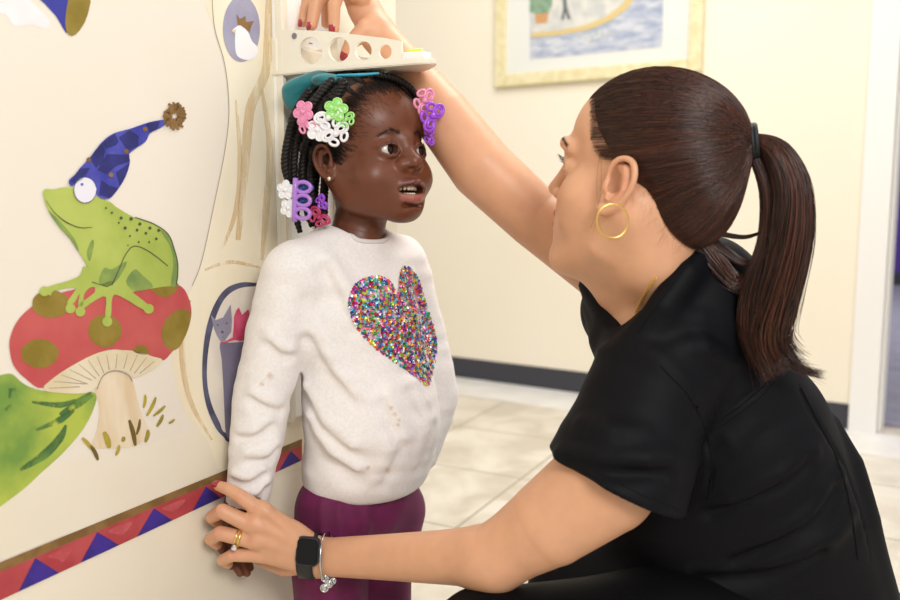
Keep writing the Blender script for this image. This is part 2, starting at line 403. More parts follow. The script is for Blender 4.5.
def multi(name, objs):      # several painted marks that make one pattern: one mesh
    V = []; F = []; o_ = 0; mats = []; par = objs[0].parent; mi = []
    for o in objs:
        me = o.data; vs = [v.co.copy() for v in me.vertices]
        if me.materials[0] not in mats: mats.append(me.materials[0])
        k = mats.index(me.materials[0])
        for p in me.polygons: F.append(tuple(i+o_ for i in p.vertices)); mi.append(k)
        V += vs; o_ += len(vs); bpy.data.objects.remove(o)
    me = mesh(name, V, F, False); o = obj(name, me, mats, par)
    for p, k in zip(me.polygons, mi): p.material_index = k
    return o
def disc(cx, cy, rx, ry=None, n=20, rot=0, jag=0):
    ry = rx if ry is None else ry; a = np.linspace(0, 2*np.pi, n, endpoint=False)
    k = 1+jag*RNG.uniform(-1, 1, n); x = rx*np.cos(a)*k; y = ry*np.sin(a)*k; c, s = math.cos(rot), math.sin(rot)
    return np.c_[cx+x*c-y*s, cy+x*s+y*c]
def z5(pts): return [(x/1.875, 280+y/1.875) for x, y in pts]
def zf(pts): return [(30+x/2.5, 90+y/2.5) for x, y in pts]
def z4(pts): return [(x/2, y/2) for x, y in pts]
g1 = mat('frog_green_paint', '#b4c260', .7, '#9fb14c', 18, lo=.35, hi=.68); g2 = mat('frog_dark_green_paint', '#6f8a4c', .7, '#93a850', 30, lo=.4, hi=.7, )
gd = mat('mural_dark_line', '#4a5238', .7); hill = mat('hill_green_paint', '#6f9440', .7, '#b0bf4c', 11, lo=.38, hi=.58); hilld = mat('hill_dark_green', '#47703a', .7, '#6c9040', 25, lo=.45, hi=.65, alpha=(60, .35, .55))
red = mat('mushroom_red_paint', '#bb4a4c', .7, '#c8605c', 15, lo=.35, hi=.7); olive = mat('olive_spot_paint', '#84701f', .7, '#9a8438', 30, lo=.4, hi=.7)
blue = mat('hat_blue_paint', '#33369a', .7, '#4c50b0', 25); blued = mat('hat_navy_paint', '#20225f', .7, '#2c2f7c', 25)
brown = mat('gold_brown_paint', '#8d6b3c', .7, '#7a5a2e', 40); tan = mat('stem_tan_paint', '#dcc5a2', .7, '#e8d8be', 12, stretch=(3, 3, .6)); pale = mat('gill_cream_paint', '#e6dac0', .7, '#d9c9a5', 12)
purple = mat('band_purple_paint', '#3f2a92', .7, '#35247c', 30); red2 = mat('band_red_paint', '#ac3a42', .7, '#bd4f52', 18, lo=.4, hi=.65); red3 = mat('band_light_red_paint', '#c8676a', .7, '#b94a50', 25)
wash = mat('tree_wash_paint', '#ece0c4', .7, '#f1e8d2', 5, stretch=(2.5, 2.5, .6), lo=.35, hi=.65); wash2 = mat('tree_tan_streak', '#e2c496', .7, '#ead6b0', 9, stretch=(3, 3, .5), lo=.4, hi=.7, alpha=(22, .35, .75, (3, 3, .4)))
lil = mat('lilac_grey_paint', '#a5a2b8', .7, '#8e8ba6', 14, lo=.4, hi=.7); navy = mat('navy_outline_paint', '#3f3f58', .7, '#5a5a74', 30); pw = mat('bird_white_paint', '#efedf0', .7); pink = mat('bow_pink_paint', '#c43a62', .7, '#d85a7c', 30)
catg = mat('cat_grey_paint', '#8a8498', .7, '#6d6680', 10, stretch=(2, 2, .7), lo=.35, hi=.7); line = mat('thin_grey_line', '#a09486', .7); beigewash = mat('ground_wash', '#e6dcc6', .7, '#ebe2d1', 6, lo=.35, hi=.6)
# tree trunk and ground washes
poly('painted_background', [(-330, -200), (262, -60), (280, 300), (292, 442), (0, 561.5), (-330, 697)], mwall, 0, sm=0)
tr = poly('painted_tree', [(213, -4), (216, 30), (225, 65), (229, 110), (225, 150), (215, 200), (202, 260), (192, 288), (176, 320), (172, 360), (184, 410), (208, 440), (230, 474), (330, 420), (330, -4)], wash, 1, sm=3)
for pts, ww in (([(270, -5), (268, 40), (266, 70), (258, 90), (250, 110), (246, 150), (243, 190), (238, 240)], [8, 9, 10, 9, 5]), ([(262, 90), (270, 150), (266, 210), (262, 260)], [3, 7, 7, 3]), ([(205, 270), (230, 262), (262, 268)], [2, 4, 2]),
                ([(190, 300), (182, 350), (190, 400), (212, 440)], [2, 6, 5, 2]), ([(236, 100), (240, 160), (236, 210), (222, 250)], [2, 5, 5, 2])):
    stroke('bark_streak', pts, ww, wash2, 2, tr)
stroke('trunk_outline', [(212, -4), (215, 30), (225, 65), (229, 110), (225, 150), (215, 200), (202, 260), (192, 286)], .7, line, 3, tr)
sb2 = poly('ground_wash', [(-200, 520), (0, 478), (60, 462), (140, 448), (226, 420), (230, 468), (0, 560), (-200, 642)], beigewash, .5, sm=2)
# oval with bird
ov = poly('painted_hollow', disc(241.5, 29, 18.5, 33, 28), lil, 3)
poly('painted_bird', [(235, 33), (232, 31), (236, 27), (241, 25.5), (248, 32), (252, 41), (258, 48), (256, 56), (249, 60), (240, 58), (236, 53), (235, 42)], pw, 4, sm=4, label='white painted bird')
poly('painted_crown', [(236.5, 14), (240, 19), (245.5, 16), (246, 22), (254, 21), (251, 27), (250, 32), (246, 29), (241, 25.5), (238, 25)], brown, 5, sm=0)
poly('painted_beak', [(231.5, 31), (236, 29), (235.5, 33.5)], tan, 5, sm=0)
# oval with cat (zoom scale 3 from (190,260))
zc = lambda pts: [(190+x/3, 260+y/3) for x, y in pts]
poly('painted_hollow', zc([(215, 75), (190, 68), (150, 68), (105, 88), (70, 140), (48, 210), (38, 290), (38, 370), (50, 440), (75, 500), (100, 530), (125, 545), (220, 500), (300, 300), (260, 120)]), navy, 3, sm=4)
poly('hollow_inside', zc([(210, 85), (180, 80), (140, 88), (105, 115), (80, 165), (62, 230), (52, 300), (52, 370), (64, 430), (88, 485), (112, 520), (210, 500), (280, 300), (250, 130)]), mat('hollow_cream', '#d8cfc3', .7, '#e5dccf', 12), 4, sm=4)
poly('painted_cat', zc([(90, 250), (95, 300), (100, 380), (103, 450), (108, 520), (125, 540), (190, 520), (230, 350), (200, 250), (160, 246), (120, 248)]), catg, 5, sm=3)
poly('cat_head', zc([(62, 165), (78, 180), (100, 172), (122, 133), (126, 180), (124, 215), (105, 242), (92, 245), (80, 225), (72, 205)]), mat('cat_face_grey', '#9c98a8', .7, '#8d889b', 30), 6, sm=0)
poly('cat_bow', zc([(92, 246), (128, 232), (132, 170), (147, 142), (156, 165), (175, 148), (178, 180), (165, 240), (135, 240), (100, 250)]), pink, 7, sm=2, label='pink painted bow')
multi('cat_face', [poly('m', zc(disc(x, y, r)), navy, 8, sm=0) for x, y, r in ((83, 195, 3), (110, 190, 3), (97, 216, 4), (98, 232, 1.6))])
# mushroom
ms = poly('mushroom_stem', z5([(178, 205), (190, 182), (215, 170), (243, 178), (252, 200), (262, 240), (274, 270), (282, 292), (250, 312), (205, 316), (172, 312), (182, 280), (186, 240)]), tan, 2, sm=3)
cp = poly('mushroom_cap', [(10, 352), (10, 338), (18, 320), (34, 305), (56, 294), (90, 287), (130, 284), (165, 283), (182, 287), (190, 302), (191, 318), (184, 338), (172, 352), (160, 361), (130, 352), (108, 350), (75, 364), (44, 388), (25, 378), (14, 366)], red, 3, sm=4)
for cx, cy, rx, ry in ((95, 45, 35, 26), (75, 138, 35, 27), (197, 95, 31, 31)): poly('cap_spot', z5(disc(cx, cy, rx, ry, 18, 0, .03)), olive, 4, cp, 3)
poly('cap_spot', z5([(356, 60), (340, 54), (318, 66), (304, 90), (305, 115), (318, 130), (334, 128), (349, 102), (357, 76)]), olive, 4, cp, 3)
poly('cap_spot', z5([(250, 134), (256, 124), (270, 122), (280, 136), (268, 140)]), olive, 4, cp, 3)
poly('cap_spot', z5([(285, 20), (290, 6), (330, 4), (332, 18), (310, 33)]), olive, 4, cp, 3)
gl = poly('mushroom_gills', z5([(80, 205), (105, 180), (140, 158), (175, 140), (205, 132), (255, 133), (285, 143), (305, 150), (290, 166), (262, 180), (248, 183), (236, 172), (215, 170), (196, 180), (182, 200), (160, 212), (115, 212)]), pale, 4, sm=3)
multi('gill_lines', [stroke('m', z5([a, b]), [.5, .9], line, 5, sm=2) for a, b in (((92, 203), (150, 200)), ((100, 190), (160, 195)), ((115, 178), (165, 195)), ((130, 168), (172, 188)), ((148, 158), (180, 185)), ((165, 150), (186, 180)), ((182, 143), (195, 175)), ((200, 140), (205, 168)), ((220, 138), (217, 166)), ((240, 138), (232, 166)), ((258, 140), (244, 170)), ((275, 145), (252, 175)), ((290, 152), (262, 175)))])
stroke('gill_edge', z5([(182, 205), (193, 180), (215, 170), (240, 178), (248, 190)]), 1.1, line, 6)
hl = poly('painted_hill', [(0, 375), (12, 374), (24, 384), (44, 391), (80, 392), (95, 393), (95, 405), (84, 428), (64, 452), (42, 472), (16, 495), (-40, 530), (-110, 540), (-110, 430), (-60, 385), (-14, 375)], hill, 2, sm=3)
for pts, ww in (([(32, 402), (60, 405), (76, 400)], [2, 6, 3]), ([(36, 430), (60, 420), (74, 410)], [2, 7, 3]), ([(12, 388), (13, 398)], [7, 9]), ([(20, 470), (44, 455), (60, 438), (66, 425)], [3, 9, 8, 2]), ([(60, 415), (80, 402), (92, 394)], [4, 9, 5]), ([(5, 410), (18, 402)], [3, 6])):
    stroke('hill_shading_stroke', pts, ww, hilld, 3, hl)
ty = mat('grass_ochre_paint', '#b4a23a', .7, '#8f8030', 30); td = mat('grass_dark_paint', '#6f5a20', .7)
z3 = lambda pts: [(x/3.75, 360+y/3.75) for x, y in pts]
for a, b, w_, m_ in (((545, 130), (538, 180), 3, ty), ((585, 140), (550, 210), 3.4, ty), ((620, 172), (575, 210), 3, ty), ((612, 205), (588, 250), 3.4, ty), ((655, 222), (633, 238), 2.4, ty), ((390, 270), (410, 330), 6, ty), ((462, 288), (458, 306), 4, ty), ((447, 320), (434, 358), 3.4, ty), ((555, 262), (545, 308), 4, ty), ((308, 292), (345, 335), 4, ty), ((340, 320), (368, 376), 4, td), ((485, 225), (508, 322), 4.5, td), ((525, 222), (512, 280), 3, td)):
    stroke('grass_blade', z3([a, ((a[0]+b[0])/2+3, (a[1]+b[1])/2), b]), [w_*.5, w_, w_, w_*.5], m_, 4)
# frog
fg = poly('painted_frog', zf([(33, 252), (60, 248), (100, 243), (150, 262), (200, 280), (215, 292), (260, 318), (310, 335), (345, 360), (360, 395), (370, 440), (366, 485), (330, 492), (300, 497), (268, 502), (225, 512), (170, 500), (150, 470), (140, 435), (122, 405), (100, 372), (75, 345), (45, 300)]), g1, 5, sm=4)
poly('frog_arm', zf([(135, 440), (165, 465), (172, 490), (150, 494), (135, 512), (132, 538), (120, 536), (124, 510), (112, 530), (100, 538), (93, 530), (108, 508), (112, 494), (60, 502), (52, 514), (40, 505), (44, 492), (98, 476), (126, 462)]), g1, 6, fg, 3)
poly('frog_arm', zf([(165, 492), (200, 478), (238, 482), (250, 500), (290, 532), (300, 545), (285, 550), (225, 515), (206, 518), (202, 565), (188, 566), (190, 518), (165, 525), (130, 548), (122, 536), (160, 508)]), g1, 6, fg, 3)
for c in ((36, 503), (101, 546), (126, 554), (193, 579), (297, 547)): poly('frog_toe', zf(disc(c[0], c[1], 12.5, 12.5)), g1, 7, fg, 0)
for c in ([(155, 375), (142, 405), (150, 428), (160, 385)], [(185, 445), (172, 480), (195, 492), (222, 470), (243, 428), (205, 448)], [(325, 350), (352, 395), (358, 440), (352, 488), (367, 487), (370, 440), (360, 395), (345, 362)], [(262, 448), (240, 478), (262, 502), (308, 492), (280, 462)], [(45, 300), (75, 345), (100, 372), (122, 405), (110, 370), (75, 328)]):
    poly('frog_shaded_patch', zf(c), g2, 6, fg, 3)
multi('frog_lines', [stroke('m', zf(p), w_, gd, 8) for p, w_ in (([(40, 275), (60, 305), (90, 330), (125, 344), (155, 343)], [.4, 1.2, .6]), ([(205, 488), (222, 450), (240, 410), (262, 390), (300, 405), (345, 440)], .9), ([(262, 318), (310, 335), (345, 360), (360, 395), (370, 440), (366, 487)], 1.0), ([(155, 480), (195, 492)], .8))]).parent = fg
multi('frog_speckles', [poly('m', zf(disc(x, y, r)), gd, 8, sm=0) for x, y, r in ((205, 307, 3), (228, 320, 4), (253, 322, 4.5), (275, 335, 4), (300, 345, 4), (322, 351, 4), (190, 295, 2.5), (222, 332, 2.5), (238, 345, 4), (268, 350, 3.5), (290, 358, 3.5), (316, 372, 3.5), (250, 365, 2.5), (272, 380, 2.5), (298, 380, 2.5), (245, 388, 2))]).parent = fg
ey = poly('frog_eye', zf(disc(138, 250, 28, 32, 28)), mat('eye_white_paint', '#e6e4ee', .7), 9, fg, 0); ey['label'] = 'white round painted eye'
stroke('eye_rim', zf(disc(138, 250, 28, 32, 28)), .6, navy, 10, ey); poly('pupil', zf(disc(130, 236, 3.5, 3.5)), blue, 10, ey, 0)
hat = poly('painted_hat', zf([(97, 226), (112, 212), (125, 195), (150, 168), (180, 130), (210, 108), (250, 97), (300, 80), (342, 74), (340, 84), (325, 95), (300, 108), (290, 128), (270, 142), (248, 160), (250, 180), (240, 215), (220, 248), (197, 272), (168, 264), (160, 235), (140, 220), (118, 232), (103, 240)]), blue, 8, sm=3)
for q in ([(100, 230), (125, 196), (150, 195), (132, 222), (116, 234)], [(150, 170), (180, 132), (188, 150), (182, 180), (165, 195)], [(182, 132), (212, 108), (222, 128), (216, 138), (190, 146)], [(168, 200), (192, 160), (248, 162), (250, 178), (216, 190), (192, 210)], [(178, 225), (200, 240), (222, 245), (200, 270), (172, 262)], [(222, 118), (250, 100), (272, 115), (270, 140), (245, 152)], [(290, 84), (325, 78), (320, 95), (300, 106)], [(215, 205), (250, 182), (240, 213), (224, 240)]):
    poly('hat_check', zf(q), blued, 9, hat, 0)
for x, y in ((147, 174), (203, 212), (241, 153), (288, 98)): poly('hat_dot', zf(disc(x, y, 6)), brown, 10, hat, 0)
pk = []
for i in range(26):
    a = i*2.4; r0 = 6+8*((i*7) % 3)/2; r1 = 26+12*((i*5) % 4)/4
    c, s = math.cos(a), math.sin(a); pk.append(stroke('m', zf([(362+r0*c, 65+r0*s), (362+(r0+r1)/2*c-4*s, 65+(r0+r1)/2*s+4*c), (362+r1*c, 65+r1*s)]), [1.6, 4.2, 2], brown, 9+i % 3, sm=4))
multi('hat_pompom', pk)
# top-left blue hat tail and cloud
poly('painted_cloud', [(-14, -6), (-14, 12), (5, 14), (12, 24), (22, 26), (32, 24), (44, 29), (50, 22), (40, 10), (20, -6)], mat('cloud_white', '#eeebee', .7, '#e4dfe0', 14), 1, sm=3)
poly('painted_sleeve', [(34, -6), (45, 4), (56, 16), (66, 33), (74, 30), (82, -6)], blue, 3, sm=0)
poly('painted_sleeve_end', [(72, -8), (66, 12), (66, 30), (72, 36), (80, 30), (88, 14), (90, -8)], olive, 4, sm=2)
# band
def lx(m0, b0): return lambda x: b0+m0*x
u1, u2, u3 = lx(-.4093, 562.5), lx(-.420, 572), lx(-.4637, 600.3)
x0, x1 = -330, 302
poly('band_stripe', [(x0, u1(x0)), (x1, u1(x1)), (x1, u2(x1)), (x0, u2(x0))], brown, 3, sm=0)
bd = poly('band', [(x0, u2(x0)), (x1, u2(x1)), (x1, u3(x1)), (x0, u3(x0))], red2, 3, sm=0)
def trix(a, t, b): return [(a, u3(a)), (t, u2(t)+1), (b, u3(b))]
for a, t, b in ((-216, -183, -160), (-128, -100, -78), (-48, -22, -2), (18.5, 35.5, 59), (80.5, 97.5, 119), (137, 154, 172.5), (192.5, 206, 221), (238, 252, 264), (279, 291, 301)):
    poly('band_triangle', trix(a, t, b), purple, 5, bd, 0)
for a in (62, 122, 176, 226): 
    poly('band_highlight', [(a-14, u2(a-14)+4), (a+10, u2(a+10)+5), (a+2, u3(a+2)-9), (a-4, u2(a-4)+12)], red3, 4, bd, 3)

# ---------------------------------------------------------------- height gauge on the wall
gauge = empty('height_gauge', WA+Z*0, label='white wall-mounted height measuring gauge with sliding head piece resting on the girl', category='height gauge')
plast = mat('ivory_plastic', '#eee8d8', .35); plastw = mat('white_scale_plastic', '#f4f3f0', .4); ink = mat('scale_ink', '#3a3d44', .6)
def ws(px, py): q = wpt(px, py)-WA; return np.dot(q, WD), q[2]
g0 = ws(272, 60)[0]; g1_ = ws(330, 40)[0]
def wb(bm, s0, s1, z0, z1, o0, th, bev=.001): boxbm(bm, WA+WD*s0+WN*o0+Z*z0, WD*(s1-s0), WN*th, Z*(z1-z0), bev)
bm = bmesh.new(); wb(bm, g0, g1_, .55, 2.1, .001, .006); obj('back_board', bm, plastw, gauge)
bm = bmesh.new(); wb(bm, g0, g0+.008, .55, 2.1, .007, .012); obj('side_rail', bm, plast, gauge)
bm = bmesh.new(); wb(bm, g1_-.008, g1_, .55, 2.1, .007, .012); obj('side_rail', bm, plast, gauge)
bm = bmesh.new(); wb(bm, g0+.016, g0+.024, .55, 2.1, .007, .004); obj('slide_track', bm, plast, gauge)
tx = ws(303, 15)[0]; bm = bmesh.new()
zz = 0.6
i = 0
while zz < 2.05:
    L_ = .012 if i % 10 == 0 else (.009 if i % 5 == 0 else .006)
    wb(bm, tx+.004, tx+.004+L_*1.4, zz, zz+.0012, .0072, .0003, 0); zz += .00635 if False else .01; i += 1
obj('ruler_ticks', bm, ink, gauge)
for k_, (px_, py_) in enumerate(((303, 5), (303, 16.5))):
    s_, z_ = ws(px_, py_); bm = bmesh.new()
    for a, b, c, d in (((0, 0), (.006, 0), 0, 0), ((0, .0045), (.006, 0), 0, 0), ((0, .009), (.006, 0), 0, 0), ((.006, 0), (0, .009), 0, 0)):
        wb(bm, s_-.014+a[0], s_-.014+a[0]+max(b[0], .0014), z_-.004+a[1], z_-.004+a[1]+max(b[1], .0014), .0072, .0003, 0)
    obj('scale_numeral', bm, ink, gauge)
# sliding head piece
hp_s = ws(272, 55)[0]; HO = WA+WD*hp_s
def hpl(px, py):       # pixel -> (distance from wall, height) in the plane of the front plate
    q = hit(px, py, HO, WD)-HO; return np.dot(q, WN), q[2]
head_piece = empty('head_piece', HO+Z*1.07); 
hz = hpl(300, 71.5)[1]
def hpos(l, s, z): return HO+WN*l+WD*s+Z*z
outer = [(.004, hpl(281, 28)[1]), hpl(330, 31.5), hpl(385, 38), hpl(401, 41), hpl(402, 58), (hpl(402, 58)[0], hz+.004), (.004, hz+.004)]
holes = []
for cx, cy, rx, ry in ((310.5, 50.5, 11.6, 13.6), (339, 49.5, 10.6, 12.3), (363.3, 50.6, 8.4, 9.6), (385, 51.5, 6.6, 7.4)):
    holes.append([hpl(x, y) for x, y in disc(cx, cy, rx, ry, 28)])
loops = [[Vector((a, b, 0)) for a, b in outer]]+[[Vector((a, b, 0)) for a, b in h[::-1]] for h in holes]
flat = [v for l in loops for v in l]; tris = geometry.tessellate_polygon(loops)
def plate(s0, th, loops, tris, name):
    flat = [v for l in loops for v in l]; n = len(flat)
    V = [hpos(v.x, s0, v.y) for v in flat]+[hpos(v.x, s0+th, v.y) for v in flat]
    F = [tuple(t) for t in tris]+[tuple(i+n for i in t[::-1]) for t in tris]; o_ = 0
    for l in loops:
        m_ = len(l)
        for i in range(m_): j = (i+1) % m_; F.append((o_+i, o_+j, n+o_+j, n+o_+i))
        o_ += m_
    bm = bmesh.new(); me = mesh(name, V, F, False); bm.from_mesh(me); bmesh.ops.recalc_face_normals(bm, faces=bm.faces); bm.to_mesh(me); bm.free(); return me
hpm = obj('side_plate', plate(0, .0045, loops, tris, 'side_plate'), plast, head_piece)
lp2 = [[Vector(v) for v in ((.004, hz+.003, 0), (.004, hz+.045, 0), (.045, hz+.045, 0), (.10, hz+.028, 0), (.16, hz+.018, 0), (.19, hz+.003, 0))]]
obj('side_plate', plate(.086, .0045, lp2, geometry.tessellate_polygon(lp2), 'side_plate'), plast, head_piece)
bm = bmesh.new()
L_ = hpl(432, 66)[0]; out = [(.004, -.003), (L_-.02, -.003), (L_-.004, .002), (L_, .010), (L_-.006, .024), (L_-.03, .050), (L_-.075, .082), (L_-.10, .09), (.004, .092)]
vb = [bm.verts.new(hpos(a, b, hz-.0035)) for a, b in out]; f = bm.faces.new(vb)
r_ = bmesh.ops.extrude_face_region(bm, geom=[f]); bmesh.ops.translate(bm, verts=[v for v in r_['geom'] if isinstance(v, bmesh.types.BMVert)], vec=(0, 0, .008))
bmesh.ops.recalc_face_normals(bm, faces=bm.faces); bmesh.ops.bevel(bm, geom=bm.edges[:], offset=.0015, segments=2, affect='EDGES'); obj('head_plate', bm, plast, head_piece)
bm = bmesh.new(); boxbm(bm, hpos(.0, -.002, hz-.003), WN*.010, WD*.10, Z*.052, .002); boxbm(bm, hpos(.012, .028, hz), WN*.02, WD*.055, Z*.04, .004); obj('slide_block', bm, plast, head_piece)
a0, zb0 = hpl(402, 57); a1, _ = hpl(424, 57); bm = bmesh.new(); boxbm(bm, hpos(a0, -.001, hz+.004), WN*(a1-a0), WD*.022, Z*(zb0-hz+.002), .002); obj('level_housing', bm, plastw, head_piece)
q0 = hpos(a0+.004, .006, zb0+.006); q1 = hpos(a1-.005, .006, zb0+.006)
V, F = tube([q0, q0+(q1-q0)*.05, (q0+q1)/2, q1-(q1-q0)*.05, q1], [.003, .0042, .0045, .0042, .003], 12)
yl = mat('yellow_green_level_vial', '#d3e02a', .15, coat=1); obj('level_vial', mesh('level_vial', V, F), yl, head_piece)
sc_ = hpos(*(lambda t: (t[0], -.0012, t[1]))(hpl(294.6, 36)))
V, F = tube([sc_, sc_+WD*.004], .0042, 20); obj('screw', mesh('screw', V, F, False), mat('steel', '#a9a9ad', .35, metal=1), head_piece)
head_piece.name = 'gauge_head_piece'
head_piece['label'] = 'ivory plastic sliding head piece with four round holes, resting on the girl'; head_piece['category'] = 'head piece'
gauge['label'] = 'white vertical height scale with printed ticks, mounted on the painted wall behind the girl'

# ---------------------------------------------------------------- faces
def rotm(F, tilt=0, roll=0):
    """columns: subject's LEFT, forward, up; tilt raises the face"""
    F = np.asarray(F, float); F[2] = 0; F /= np.linalg.norm(F); L = np.cross([0, 0, 1], F)   # left = up x forward
    U = np.array([0, 0, 1.]); c, s = math.cos(tilt), math.sin(tilt)
    F2 = F*c+U*s; U2 = U*c-F*s
    c, s = math.cos(roll), math.sin(roll)
    return np.stack([L*c+U2*s, F2, U2*c-L*s], 1)
def ear(S, side, c, s, tilt=.15):
    """outer ear; local: outwards = side*x"""
    o = np.array(c, float)
    def q(x, y, z):
        c_, s_ = math.cos(tilt), math.sin(tilt)
        return (o[0]+side*x*s, o[1]+(y*c_-z*s_)*s, o[2]+(y*s_+z*c_)*s)
    S.tube([q(.003, .004, -.018), q(.006, -.008, -.012), q(.009, -.014, .004), q(.009, -.008, .018), q(.002, .004, .020)], [.006*s, .0075*s, .0075*s, .006*s, .004*s], k=.006*s, flat=((1, 0, 0), .55))
    rim = [q(.004, .010, .004), q(.006, .011, .014), q(.0085, .006, .0255), q(.011, -.004, .0295), q(.0135, -.013, .026), q(.015, -.0185, .014), q(.0145, -.018, 0), q(.012, -.013, -.013), q(.010, -.006, -.021), q(.008, .001, -.0265), q(.005, .007, -.026)]
    S.tube(catmull(rim, 3), np.interp(np.arange(31)/3, np.arange(11), np.array([2.4, 2.6, 2.8, 3.1, 3.3, 3.2, 2.9, 2.9, 3.6, 4.8, 4])*.001*s), k=.0026*s)
    S.tube([q(.009, -.004, .021), q(.0115, -.010, .012), q(.0118, -.0115, 0), q(.010, -.006, -.010), q(.008, .002, -.0135)], np.array([1.8, 2.3, 2.3, 2.2, 2.5])*.001*s, k=.003*s)
    S.ball(q(.0055, .0085, -.004), (.0036*s, .0038*s, .0052*s), k=.007*s)
    S.tube([q(.0105, .002, .004), q(.010, -.004, -.003), q(.0095, -.001, -.010)], np.array([3.2, 4.6, 3])*.001*s, k=.003*s, sub=True)
    S.ball(q(.004, .0035, -.003), .0036*s, k=.002*s, sub=True)
def eye_parts(name, R, t, c, r, gaze, iris, parent, lash=True, rs=0, ir=.46):
    """eyeball with iris and pupil looking along gaze (local)"""
    C_ = R@np.asarray(c)+t; V, F = uvsphere(C_, r, n=20); me = mesh('eyeball', V, F)
    g = R@(np.asarray(gaze, float)/np.linalg.norm(gaze)); d = (V-C_)@g/r; ang = np.arccos(np.clip(d, -1, 1))
    e = obj('eyeball', me, mat('eye_white', '#cfc6bf', .15, coat=.4), parent)
    def capm(nm, a, off, m, par):
        T = np.cross(g, [0, 0, 1.]); T /= np.linalg.norm(T); B_ = np.cross(g, T); V = [C_+g*r*(1+off)]; F = []; n = 28; k = 6
        for i in range(1, k+1):
            th = a*i/k
            for j in range(n): p = 2*math.pi*j/n; V.append(C_+r*(1+off)*(g*math.cos(th)+(T*math.cos(p)+B_*math.sin(p))*math.sin(th)))
        for j in range(n): F.append((0, 1+j, 1+(j+1) % n))
        for i in range(k-1):
            for j in range(n): a_ = 1+i*n; F.append((a_+j, a_+n+j, a_+n+(j+1) % n, a_+(j+1) % n))
        return obj(nm, mesh(nm, V, F), m, par)
    capm('iris', ir, .012, iris, e); capm('pupil', ir*.45, .02, mat('pupil_black', '#030303', .25), e)
    return e

# ---------------------------------------------------------------- the girl
G = empty('person', (P(365, 500, 1.22)[0], 1.22, 0), category='person', label='small girl in a white sweatshirt with a sequin heart, standing under the height gauge')
gF = np.array([.70, -.70, 0]); 
th = math.radians(41)+.10
hF = np.array([math.sin(th), -math.cos(th), 0]); hR = rotm(hF, math.radians(5)); ht = P(366, 166, 1.225)
def head_girl():
    S = SDF().frame(hR, ht)
    S.ell((0, -.016, .050), (.0735, .092, .078), k=.0)
    S.ell((0, .032, .050), (.060, .054, .054), k=.03)            # forehead
    S.ell((0, .026, -.016), (.058, .056, .056), k=.03)           # face
    for s in (-1, 1):
        S.ball((s*.036, .057, -.024), (.029, .026, .027), k=.024)          # cheeks
        S.tube([(s*.054, .004, -.016), (s*.046, .022, -.048), (s*.014, .066, -.066)], [.019, .018, .0145], k=.026)
    S.ball((0, .075, -.0660), (.019, .014, .0125), k=.02)          # chin
    S.ell((0, .068, -.040), (.032, .026, .027), k=.022)           # mouth area
    for s in (-1, 1):
        S.ball((s*.030, .104, .011), (.016, .0125, .010), k=.020, sub=True)  # sockets
    S.tube([(0, .083, .024), (0, .086, .013), (0, .092, .002), (0, .0980, -.0055)], [.010, .0088, .0098, .0112], k=.014)    # nose
    for s in (-1, 1):
        S.ball((s*.0142, .0890, -.0090), (.0085, .0088, .0074), k=.008)
        S.ell((s*.0080, .1010, -.0160), (.0048, .0055, .0036), k=.003, sub=True)
    # lips and open smiling mouth
    up = [(-.0275, 0.0735, -0.0375), (-.017, 0.0895, -0.0345), (-.005, 0.0980, -0.0325), (0, 0.0970, -0.0332), (.005, 0.0980, -0.0325), (.017, 0.0895, -0.0345), (.0275, 0.0735, -0.0375)]
    lo = [(-.0265, 0.0725, -0.0395), (-.016, 0.0875, -0.0510), (-.005, 0.0950, -0.0545), (.005, 0.0950, -0.0545), (.016, 0.0875, -0.0510), (.0265, 0.0725, -0.0395)]
    S.tube(up, [.0026, .0042, .0048, .0047, .0048, .0042, .0026], k=.005)
    S.tube(lo, [.0024, .0046, .0056, .0056, .0046, .0024], k=.006)
    S.ell((0, .0905, -.0423), (.0225, .024, .0060), k=.004, sub=True)
    S.cap((-.013, .088, -.0625), (.013, .088, -.0625), .002, k=.010, sub=True)
    # eyelids and eye opening
    for s in (-1, 1):
        S.ball((s*.029, .0710, .012), .0150, k=.008)
        S.tube([(s*.0165, .0855, .0100), (s*.023, .0865, .0040), (s*.031, .0860, .0030), (s*.0405, .0790, .0080)], [.0014, .0020, .0020, .0014], k=.005)
        S.tube([(s*.016, .0845, .0110), (s*.0215, .0870, .0180), (s*.031, .0862, .0196), (s*.042, .0775, .0130)], [.0012, .0018, .0020, .0014], k=.004)
        S.ell((s*.0298, .0855, .0120), (.0125, .013, .0061), rot=Matrix.Rotation(-s*.30, 3, 'Z'), k=.0015, sub=True)
        S.ball((s*.029, .0710, .012), .0136, k=.0, sub=True)
    for s in (-1, 1): ear(S, s, (s*.071, .007, .001), .84, .12)
    # neck
    S.frame()
    nb = P(357, 243, 1.225)
    S.tube([S_pt(hR, ht, (0, -.018, .0)), S_pt(hR, ht, (0, -.016, -.06)), nb], [.044, .036, .040], k=.02)
    return S
def S_pt(R, t, p): return R@np.asarray(p, float)+t
def loc(R, t, p): return (p-t)@R
